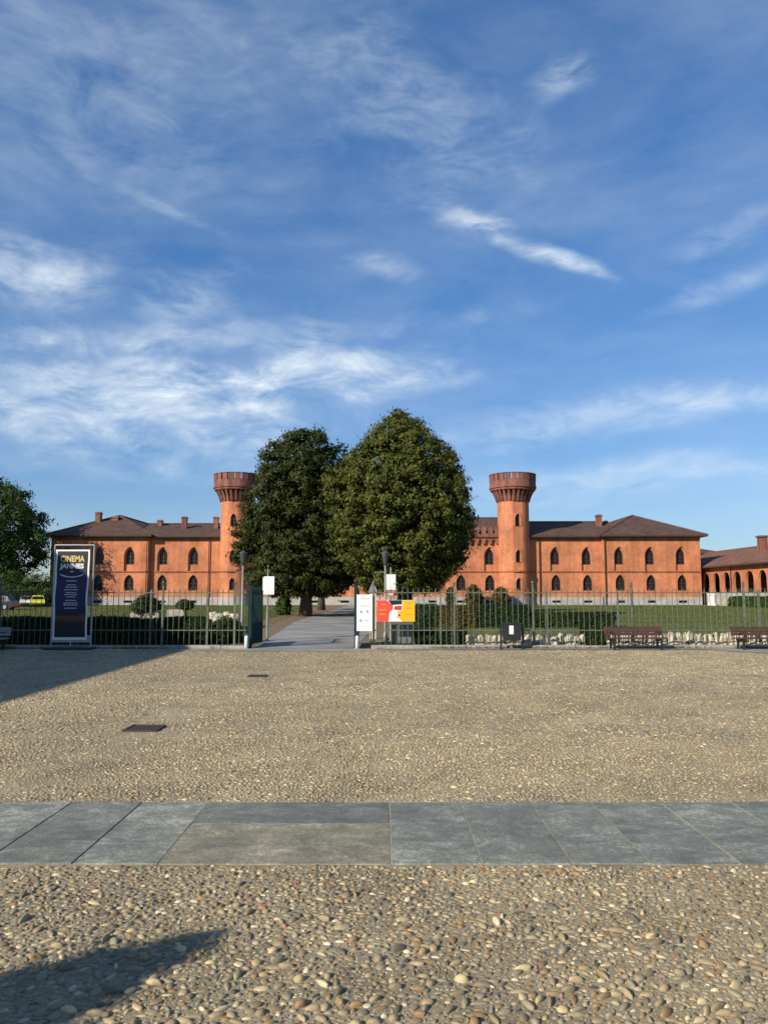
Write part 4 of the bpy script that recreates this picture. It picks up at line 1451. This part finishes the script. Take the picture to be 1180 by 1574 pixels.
def banner():
    Y = 23.75
    xl, xr = XP(80, Y), XP(141, Y)
    zt = ZP(838, Y)
    cx = (xl + xr) / 2
    e = empty('banner_stand', (cx, Y, 0), 'tall navy event banner in a grey frame before the left railings', 'banner')
    for x in (xl, xr):
        MB().tube([(x, Y, 0.05), (x, Y, zt)], 0.026, 8).build('upright', M['steel'], e)
    for z in (zt, 0.22):
        MB().tube([(xl, Y, z), (xr, Y, z)], 0.024, 8).build('crossbar', M['steel'], e)
    MB().box(xl - .02, xr - .02, Y - .02, Y + .02, 0.235, 0.42).build('lower_panel', M['steel'], e)
    MB().box(xl - .1, xr + .1, Y - .35, Y + .35, 0, 0.07, 0.02).build('base_plate', M['iron_black'], e)
    MB().box(cx - .01, cx + .01, Y - .03, Y - .021, 0.1, 0.42).build('strap', M['white'], e)
    zb0, zb1 = ZP(984, Y), ZP(845, Y)
    wl_, wr_ = xl + 0.05, xr - 0.12
    sheet = MB()
    n = 24
    def wav(z): return 0.010 * math.sin(z * 3.1) + 0.007 * math.sin(z * 7)
    def grid(mb, x0, x1, z0, z1, dy):
        for i in range(n):
            za, zb_ = z0 + (z1 - z0) * i / n, z0 + (z1 - z0) * (i + 1) / n
            mb.poly([(x0 + wav(za), Y - .05 - dy, za), (x1 + wav(za), Y - .05 - dy, za), (x1 + wav(zb_), Y - .05 - dy, zb_), (x0 + wav(zb_), Y - .05 - dy, zb_)])
    grid(sheet, wl_, wr_, zb0, zb1, 0)
    s = sheet.build('banner_sheet', M['white'], e)
    m, nt, b = new_mat('navy_banner_print')
    sep = node(nt, 'ShaderNodeSeparateXYZ', {0: geo_pos(nt)})
    k = node(nt, 'ShaderNodeMapRange', {'Value': sep.outputs[2], 1: zb0 + .08, 2: zb1 - .05}).outputs[0]
    nz = noise_n(nt, geo_pos(nt), 6, 5, 0.6)
    k = math_n(nt, 'ADD', k, math_n(nt, 'MULTIPLY_ADD', nz, 0.07, -0.035))
    nt.links.new(ramp_n(nt, k, [(0.0, (0.004, 0.006, 0.010)), (0.17, (0.010, 0.012, 0.016)), (0.20, (0.12, 0.035, 0.012)), (0.235, (0.16, 0.05, 0.02)), (0.27, (0.02, 0.006, 0.02)),
                                (0.32, (0.014, 0.012, 0.06)), (0.6, (0.03, 0.025, 0.10)), (0.74, (0.016, 0.018, 0.05)), (0.85, (0.012, 0.014, 0.02)), (1, (0.02, 0.022, 0.026))]), b.inputs['Base Color'])
    b.inputs['Roughness'].default_value = 0.45
    pr = MB()
    grid(pr, wl_ + .055, wr_ - .055, zb0 + .09, zb1 - .05, 0.004)
    p = pr.build('banner_print', m, s)
    bx = (wl_ + wr_) / 2
    yy = Y - .058
    zz = lambda py: ZP(py, yy)
    text_mesh('CINEMA', 0.26, M['gold'], (bx, yy, zz(859.5)), s, 0.008, 0.74)
    text_mesh('JANNES', 0.20, M['white'], (bx, yy - .001, zz(870.5)), s, 0.008, 0.74)
    MB().poly([(bx - .05, yy, zz(880)), (bx + .06, yy, zz(880)), (bx + .06, yy, zz(877.5)), (bx - .05, yy, zz(877.5))]).build('print_mark', M['gold'], s)
    cur = MB()
    for i in range(10):
        a, b_ = -0.36 + .072 * i, -0.36 + .072 * (i + 1)
        f = lambda t: zz(883) - 0.08 * (1 - (t / .36) ** 2)
        cur.poly([(bx + a, yy, f(a) - .018), (bx + b_, yy, f(b_) - .018), (bx + b_, yy, f(b_) + .018), (bx + a, yy, f(a) + .018)])
    cur.build('print_arc', M['pale_ink'], s)
    rng = random.Random(3)
    for py in (893, 899, 902.5, 906.5, 911, 914, 917.5, 923, 927, 930, 935):
        w = rng.uniform(.13, .23)
        lb_ = MB()
        x = bx - w
        while x < bx + w:                       # a line of tiny print, word by word
            ww = rng.uniform(.03, .08)
            lb_.poly([(x, yy, zz(py) - .014), (min(x + ww, bx + w), yy, zz(py) - .014), (min(x + ww, bx + w), yy, zz(py) + .014), (x, yy, zz(py) + .014)])
            x += ww + .015
        lb_.build('print_line', M['pale_ink'], s)


banner()


def notice_board():
    Y = FY - .12
    x0, x1, z0, z1 = XP(548, Y), XP(571.5, Y), ZP(970, Y), ZP(914, Y)
    e = empty('notice_board', ((x0 + x1) / 2, Y, 0), 'tall white notice board on the right gate post', 'notice board')
    b = MB().box(x0, x1, Y - .012, Y + .012, z0, z1).build('panel', M['white'], e)
    for x in (x0 + .06, x1 - .03):
        MB().box(x - .018, x + .018, Y + .0125, Y + .045, 0, z1 - .05).build('leg', M['iron_dark'], e)
    w = x1 - x0
    yy = Y - .016
    def bar(a, b_, py, h):
        z = ZP(py, Y)
        MB().poly([(x0 + w * a, yy, z - h), (x0 + w * b_, yy, z - h), (x0 + w * b_, yy, z + h), (x0 + w * a, yy, z + h)]).build('print_line', M['ink'], b)
    for py in (920.5, 931.5):
        x = .2
        for ww in (.16, .1, .2, .12):
            bar(x, x + ww, py, .009); x += ww + .03
    for (a, py) in ((.3, 940.5), (.7, 940), (.27, 954)):
        bar(a - .07, a + .07, py, .035)
    for a in (.55, .62, .7): bar(a, a + .04, 954, .02)
    for a in (.35, .5, .6): bar(a, a + .07, 964, .008)


notice_board()


def fence_banner():
    Y = FY - .05
    e = empty('fence_banner', (XP(609, Y), Y, ZP(956, Y)), 'red, white and yellow banner tied to the railing right of the gate', 'banner')
    xs = [XP(p, Y) for p in (579, 600, 611, 618, 637.5)]
    z0, z1 = ZP(955.5, Y), ZP(922.5, Y)
    zm = ZP(939, Y)
    pnl = MB().box(xs[0], xs[4], Y - .006, Y + .006, z0, z1).build('sheet', M['white'], e)
    yy = Y - .010
    X = lambda p: XP(p, Y)
    Z = lambda p: ZP(p, Y)
    MB().poly([(X(579.2), yy, Z(955.3)), (X(597), yy, Z(955.3)), (X(598.5), yy, Z(941)), (X(604), yy, Z(936)), (X(603.5), yy, Z(931)), (X(594), yy, Z(922.7)), (X(579.2), yy, Z(922.7))]).build('red_print', M['red'], pnl)
    MB().poly([(X(618), yy, Z(955.3)), (X(637.3), yy, Z(955.3)), (X(637.3), yy, Z(922.7)), (X(619), yy, Z(922.7)), (X(618), yy, Z(938.5)), (X(610), yy, Z(939.5)), (X(612.5), yy, Z(945)), (X(608), yy, Z(949)), (X(613), yy, Z(950.5))]).build('yellow_print', M['yellow'], pnl)
    MB().poly([(X(605.3), yy, Z(937.5)), (X(617), yy, Z(938)), (X(617.5), yy, Z(931)), (X(606), yy, Z(932))]).build('dark_print', M['ink_red'], pnl)
    MB().poly([(X(602), yy, Z(930)), (X(617.5), yy, Z(929)), (X(617.8), yy, Z(922.8)), (X(596), yy, Z(922.8))]).build('dark_print', M['iron_dark'], pnl)
    yy = Y - .013
    def bars(mat, a, b, py, h=.008):
        MB().poly([(X(a), yy, Z(py) - h), (X(b), yy, Z(py) - h), (X(b), yy, Z(py) + h), (X(a), yy, Z(py) + h)]).build('print_line', mat, pnl)
    for py, a, b in ((929, 586, 592), (937.5, 583, 594), (944, 583, 593)):
        bars(M['gold'], a, b, py)
    for py, a, b in ((927, 625, 632), (935, 624, 633), (945, 623, 634)):
        bars(M['ink_red'], a, b, py, .006)
    bars(M['iron_dark'], 612, 614.5, 945.5, .03)
    for p in (580, 637):
        MB().tube([(X(p), Y, Z(922.5)), (X(p), FY, Z(918))], 0.006, 5).build('tie', M['white'], e)


fence_banner()


def pole_sign(px, Y, py_top, xa, xb, pya, pyb, label, tri=None):
    X = XP(px, Y)
    e = empty('sign_post', (X, Y, 0), label, 'sign')
    MB().tube([(X, Y, 0), (X, Y, ZP(py_top, Y))], 0.028, 8).build('pole', M['pole'], e)
    MB().tube([(X, Y, 0), (X, Y, 1.05)], 0.045, 8).build('pole_sleeve', M['pole'], e)
    x0, x1, z0, z1 = XP(xa, Y), XP(xb, Y), ZP(pyb, Y), ZP(pya, Y)
    p = MB().box(x0, x1, Y - .05, Y - .032, z0, z1).build('sign_plate', M['white'], e)
    for z in (z0 + .12, z1 - .12):
        MB().box(x0 + .05, x1 - .05, Y - .0315, Y - .01, z - .02, z + .02).build('bracket', M['pole'], e)
    w = x1 - x0
    for i, z in enumerate(np.linspace(z1 - .07, z0 + .1, 6)):
        MB().poly([(x0 + w * .2, Y - .053, z - .006), (x0 + w * (.8 - .08 * (i % 3)), Y - .053, z - .006), (x0 + w * (.8 - .08 * (i % 3)), Y - .053, z + .006), (x0 + w * .2, Y - .053, z + .006)]).build('print_line', M['pale_ink'], p)
    if tri:
        cx, za, zb, hw = XP(tri[0], Y), ZP(tri[1], Y), ZP(tri[2], Y), tri[3]
        MB().prism([(cx - hw, za), (cx + hw, za), (cx, zb)], Y - .05, Y - .03).build('triangle_plate', M['red_pale'], e)
        MB().prism([(cx - hw * .6, za - .05), (cx + hw * .6, za - .05), (cx, zb + .1)], Y - .056, Y - .052).build('triangle_face', M['white'], e)


M['red_pale'] = plain('faded_red_sign', (0.5, 0.14, 0.11), 0.5, var=0.08)
pole_sign(411, 28, 869, 403, 421, 886, 914, 'white rectangular sign on a pole left of the avenue')
pole_sign(600.5, 28, 872, 593, 608, 883, 907, 'white rectangular sign with a small triangle below, beside the lamp post', (600.5, 908, 921, 0.2))


def street_lamp(px, label):
    Y = 27.4
    X = XP(px, Y)
    e = empty('street_lamp', (X, Y, 0), label, 'lamp', 'lamp posts either side of the gate')
    zb, zt = ZP(869, Y), ZP(851, Y)
    MB().lathe([(.075, 0), (.075, .25), (.05, .32), (.042, .4), (.034, zb)], (X, Y), 12).build('pole', M['pole'], e, True)
    MB().tube([(X, Y, zb - .25), (X - .28, Y, zb - .25)], 0.014, 6).build('side_arm', M['pole'], e)
    MB().lathe([(.04, zb), (.07, zb + .05), (.13, zt - .03), (.135, zt)], (X, Y), 12).build('lantern', M['lantern'], e, True)
    MB().lathe([(.155, zt + .001), (.155, zt + .02), (.09, zt + .07), (.02, zt + .11), (.005, zt + .14)], (X, Y), 12).build('lantern_cap', M['lantern'], e)


street_lamp(372, 'grey lantern on a pole behind the left railing, by the gate')
street_lamp(592, 'grey lantern on a pole rising behind the red part of the banner')

# cream gate pillar with pointed cap, grey utility cabinet
Yp = 29.0
X = XP(573, Yp)
cp = empty('gate_pillar', (X, Yp, 0), 'cream pillar with grey pointed cap behind the white notice board', 'pillar')
MB().box(X - .12, X + .12, Yp - .12, Yp + .12, 0, 1.72).build('shaft', M['cream'], cp)
zc_ = ZP(893.5, Yp)
mb = MB().box(X - .16, X + .16, Yp - .16, Yp + .16, 1.722, 1.80)
for a, b in (((-.16, -.16), (.16, -.16)), ((.16, -.16), (.16, .16)), ((.16, .16), (-.16, .16)), ((-.16, .16), (-.16, -.16))):
    mb.poly([(X + a[0], Yp + a[1], 1.803), (X + b[0], Yp + b[1], 1.803), (X, Yp, zc_)])
mb.build('cap', M['greyroof'], cp)
Yc = 24.75
x0, x1 = XP(602, Yc), XP(634, Yc)
uc = empty('utility_cabinet', ((x0 + x1) / 2, Yc, 0), 'grey-green utility cabinet under the yellow part of the banner', 'cabinet')
M['cab'] = plain('grey_green_cabinet', (0.13, 0.15, 0.125), 0.6)
MB().box(x0, x1, Yc, Yc + .35, 0.08, 0.70, 0.02).build('body', M['cab'], uc)
MB().box(x0 - .03, x1 + .03, Yc - .03, Yc + .38, 0, 0.078).build('foot', M['concrete'], uc)
for a, b in ((x0 + .02, (x0 + x1) / 2 - .006), ((x0 + x1) / 2 + .006, x1 - .02)):
    d_ = MB().box(a, b, Yc - .014, Yc - .001, 0.11, 0.66).build('door', M['cab'], uc)
    MB().box((a + b) / 2 - .04, (a + b) / 2 + .04, Yc - .022, Yc - .0145, 0.38, 0.41).build('handle', M['iron_black'], d_)


# ------------------------------------------------------------------ benches, bin
def bench(x0, x1, Y, label, wood, group='park benches along the railing'):
    e = empty('park_bench', ((x0 + x1) / 2, Y, 0), label, 'bench', group)
    for k in range(4):
        y = Y - .18 + k * .105
        MB().box(x0, x1, y - .043, y + .043, .335 - .004 * (k == 3), .368 - .004 * (k == 3), 0.006).build('seat_slat', wood, e)
    for k in range(3):
        z = .42 + k * .088
        y = Y + .235 + .02 * k
        MB().box(x0, x1, y - .014, y + .014, z, z + .079).build('back_slat', wood, e)
    for x in (x0 + .18, x1 - .18):
        s = MB().box(x - .025, x + .025, Y - .2, Y + .26, .27, .333)
        s.build('seat_support', M['iron_black'], e)
        for y in (Y - .19, Y + .19):
            MB().prism([(x - .03, 0), (x + .03, 0), (x + .024, .268), (x - .024, .268)], y - .03, y + .03).build('leg', M['iron_black'], e)
        MB().tube([(x, Y + .225, .30), (x, Y + .262, .45), (x, Y + .305, .665)], 0.018, 6).build('back_support', M['iron_black'], e)
        MB().tube([(x, Y - .22, .36), (x, Y - .23, .52), (x, Y + .0, .54), (x, Y + .25, .52)], 0.014, 6).build('armrest', M['iron_black'], e)
    MB().box(x0 + .21, x1 - .21, Y - .015, Y + .015, .08, .11).build('stretcher', M['iron_black'], e)


bench(XP(930, 23.6), XP(1020, 23.6), 23.55, 'whole dark brown slatted bench right of the litter bin', M['wood'])
bench(XP(1126, 23.6), XP(1217, 23.6), 23.55, 'dark brown slatted bench cut off by the right edge', M['wood'])
bench(XP(-70, 23.4), XP(14, 23.4), 23.3, 'grey bench in the shade, cut off by the left edge', M['concrete'])


def litter_bin():
    Y = 23.7
    x0, x1 = XP(767.5, Y), XP(804, Y)
    e = empty('litter_bin', ((x0 + x1) / 2, Y, 0), 'black metal litter bin with a white notice on its front', 'bin')
    for x in (x0 + .03, x1 - .03):
        MB().box(x - .025, x + .025, Y - .03, Y + .03, 0, .80).build('post', M['iron_black'], e)
        MB().box(x - .05, x + .05, Y - .16, Y + .16, 0, .025).build('foot', M['iron_black'], e)
    a, b = x0 + .085, x1 - .085
    body = MB().prism([(a + .03, .27), (b - .03, .27), (b, .76), (a, .76)], Y - .16, Y + .16).build('body', M['iron_black'], e)
    MB().box(a - .015, b + .015, Y - .175, Y - .145, .762, .80).box(a - .015, b + .015, Y + .145, Y + .175, .762, .80).box(a - .015, a + .015, Y - .144, Y + .144, .762, .80).box(b - .015, b + .015, Y - .144, Y + .144, .762, .80).build('rim', M['iron_black'], e)
    cx = XP(784, Y)
    MB().box(cx - .065, cx + .065, Y - .168, Y - .162, ZP(974.5, Y), ZP(961.5, Y)).build('notice', M['white'], body)
    for x in (x0 + .056, x1 - .056):
        MB().tube([(x - .03, Y, .60), (x + .03, Y, .60)], 0.02, 8).build('pivot', M['steel'], e)


litter_bin()


# ------------------------------------------------------------------ parked cars (far left, behind the railing)
def car(X, Y, rz, paint_m, label, L=4.2):
    e = empty('parked_car', (X, Y, 0), label, 'car', 'cars parked beyond the lawn')
    e.rotation_euler = (0, 0, rz)
    h = L / 2
    def part(name, me, parent=e):
        o = bpy.data.objects.new(name, me)
        col.objects.link(o); o.parent = parent
        return o
    low = [(-h, .35), (-h * .96, .75), (-h * .9, .88), (h * .45, .93), (h * .9, .78), (h, .6), (h * .98, .3), (h * .8, .22), (-h * .9, .22)]
    cab = [(-h * .86, .885), (-h * .72, 1.36), (-h * .45, 1.46), (h * .05, 1.44), (h * .28, 1.3), (h * .52, .915)]
    mb = MB()
    n = len(low)
    for (pts, w0, w1) in ((low, .82, .82), (cab, .78, .60)):
        base = len(mb.v)
        zmin, zmax = min(p[1] for p in pts), max(p[1] for p in pts)
        ww = lambda z: w0 + (w1 - w0) * (z - zmin) / (zmax - zmin)
        mb.v += [(x, -ww(z), z) for x, z in pts] + [(x, ww(z), z) for x, z in pts]
        m = len(pts)
        mb.f.append(tuple(base + i for i in range(m))); mb.f.append(tuple(base + m + i for i in reversed(range(m))))
        for i in range(m):
            j = (i + 1) % m
            mb.f.append((base + i, base + m + i, base + m + j, base + j))
    body = part('body', mb.mesh('body', paint_m))
    for s in (-1, 1):
        for a, b in (((-h * .66, -h * .1)), ((-h * .06, h * .36))):
            za, zb = .95, 1.34
            pts = [(a, za), (b + (.12 if b > 0 else 0), za), (b - (.12 if b > 0 else 0), zb), (a + (.1 if a < -1 else 0), zb)]
            w = lambda z: .785 - .18 * (z - .885) / .575
            part('side_window', MB().poly([(x, s * (w(z) + .004), z) for x, z in pts]).mesh('side_window', M['glass']), body)
        part('headlight', MB().box(h * .93, h * .985, s * .52 - .16, s * .52 + .16, .58, .72).mesh('headlight', M['lamp_glass']), body)
    part('windscreen', MB().poly([(h * .51, -.70, .955), (h * .51, .70, .955), (h * .29, .58, 1.30), (h * .29, -.58, 1.30)]).mesh('windscreen', M['glass']), body).location = (.012, 0, .012)
    part('rear_window', MB().poly([(-h * .84, .68, .97), (-h * .84, -.68, .97), (-h * .735, -.58, 1.31), (-h * .735, .58, 1.31)]).mesh('rear_window', M['glass']), body).location = (-.012, 0, .012)
    part('bumper', MB().box(h * .9, h * 1.02, -.78, .78, .3, .48, .03).mesh('bumper', M['tyre']), body)
    ty = MB().tube([(0, -.1, 0), (0, .1, 0)], .31, 16).mesh('wheel', M['tyre'])
    rm = MB().tube([(0, -.106, 0), (0, .106, 0)], .19, 12).mesh('rim', M['steel'])
    for x in (-h * .62, h * .62):
        for s in (-1, 1):
            w = part('wheel', ty); w.location = (x, s * .76, .31)
            part('rim', rm, w)


car(XP(-6, 80), 80, R(180), M['paint_dark'], 'dark blue car parked side-on, cut off by the left edge')
car(XP(41, 100), 100, R(-64), M['paint_white'], 'white car parked nose-on between the dark and the yellow car')
car(XP(58, 97), 97, R(-66), M['paint_yellow'], 'bright yellow car parked left of the tall banner', 3.6)


# ------------------------------------------------------------------ beside the view: stand-ins added to cast shade into the square
def shade_caster_house():
    x0, x1, y0, y1, zt = -30, -18.6, -8, 28.5, 8.3
    e = empty('shade_caster_house', ((x0 + x1) / 2, (y0 + y1) / 2, 0), 'stand-in beige house added outside the picture to shade the left edge of the square', 'house')
    f = lambda u, d, z: (x1 - d, u, z)
    wall = MB()
    ys = [y0 + 2.6 + 4.5 * k for k in range(8)]
    b = [y0] + [(ys[i] + ys[i + 1]) / 2 for i in range(7)] + [y1]
    lo = [(.55, 1.0), (.55, 2.6), (0, 2.62)]
    hi = [(.55, 4.9), (.55, 6.5), (0, 6.52)]
    fm = MB().box(-.02, .02, -.55, .55, 0, .06).box(-.02, .02, -.55, .55, 1.54, 1.6).box(-.02, .02, -.55, -.49, .06, 1.54).box(-.02, .02, .49, .55, .06, 1.54).box(-.02, .02, -.03, .03, .06, 1.54).mesh('window', M['frame'])
    pm = MB().poly([(-.01, -.54, .01), (-.01, .54, .01), (-.01, .54, 1.59), (-.01, -.54, 1.59)]).mesh('pane', M['glass'])
    for i, c in enumerate(ys):
        for (z0, z1, h) in ((0, 3.7, lo), (3.7, zt, hi)):
            hole(wall, b[i], b[i + 1], z0, z1, c, h, f)
            reveal(wall, c, h, 0, .25, f)
            w = place('window', fm, (x1 - .22, c, h[0][1]), e)
            p = place('pane', pm, (x1 - .22, c, h[0][1]), w); p.location = (0, 0, 0)
    wall.poly([(x0, y1, 0), (x1, y1, 0), (x1, y1, zt), (x0, y1, zt)])
    wall.poly([(x0, y0, 0), (x0, y0, zt), (x1, y0, zt), (x1, y0, 0)])
    wall.poly([(x0, y0, 0), (x0, y1, 0), (x0, y1, zt), (x0, y0, zt)])
    wall.build('wall', M['stucco'], e)
    roof('roof', [(x0 - .5, y0 - .5), (x1 + .6, y0 - .5), (x1 + .6, y1 + .5), (x0 - .5, y1 + .5)], [((x0 + x1) / 2, y0 + 5, zt + 2.0), ((x0 + x1) / 2, y1 - 5, zt + 2.0)], M['tiles_y'], zt + 0.2, parent=e)


shade_caster_house()
# unseen potted conifer added to cast the lower left shadow; real caster unknown
tipx, tipy = G(325, 1440)
Hc = 1.75
Ls = Hc / math.tan(SUN_EL)
px0, py0 = tipx - SUN_DIR[0] * Ls, tipy - SUN_DIR[1] * Ls
pot = empty('shadow_caster_pot', (px0, py0, 0), 'stand-in terracotta pot for the added conifer, outside the picture', 'pot')
MB().lathe([(.17, .0), (.24, .36), (.27, .37), (.27, .43), (.23, .43), (.22, .38)], (px0, py0), 20).build('vessel', M['terracotta'], pot, True)
bush('shadow_caster_conifer', px0, py0, .42, Hc - .38, M['leaf_dark'], 'stand-in conical conifer added outside the picture to cast the shadow at lower left', 900, z0=.38, leaf=.07, n=260, per=45,
     prof=[(0, .28), (.12, .37), (.3, .38), (.55, .31), (.75, .21), (.92, .09), (1, .02)])
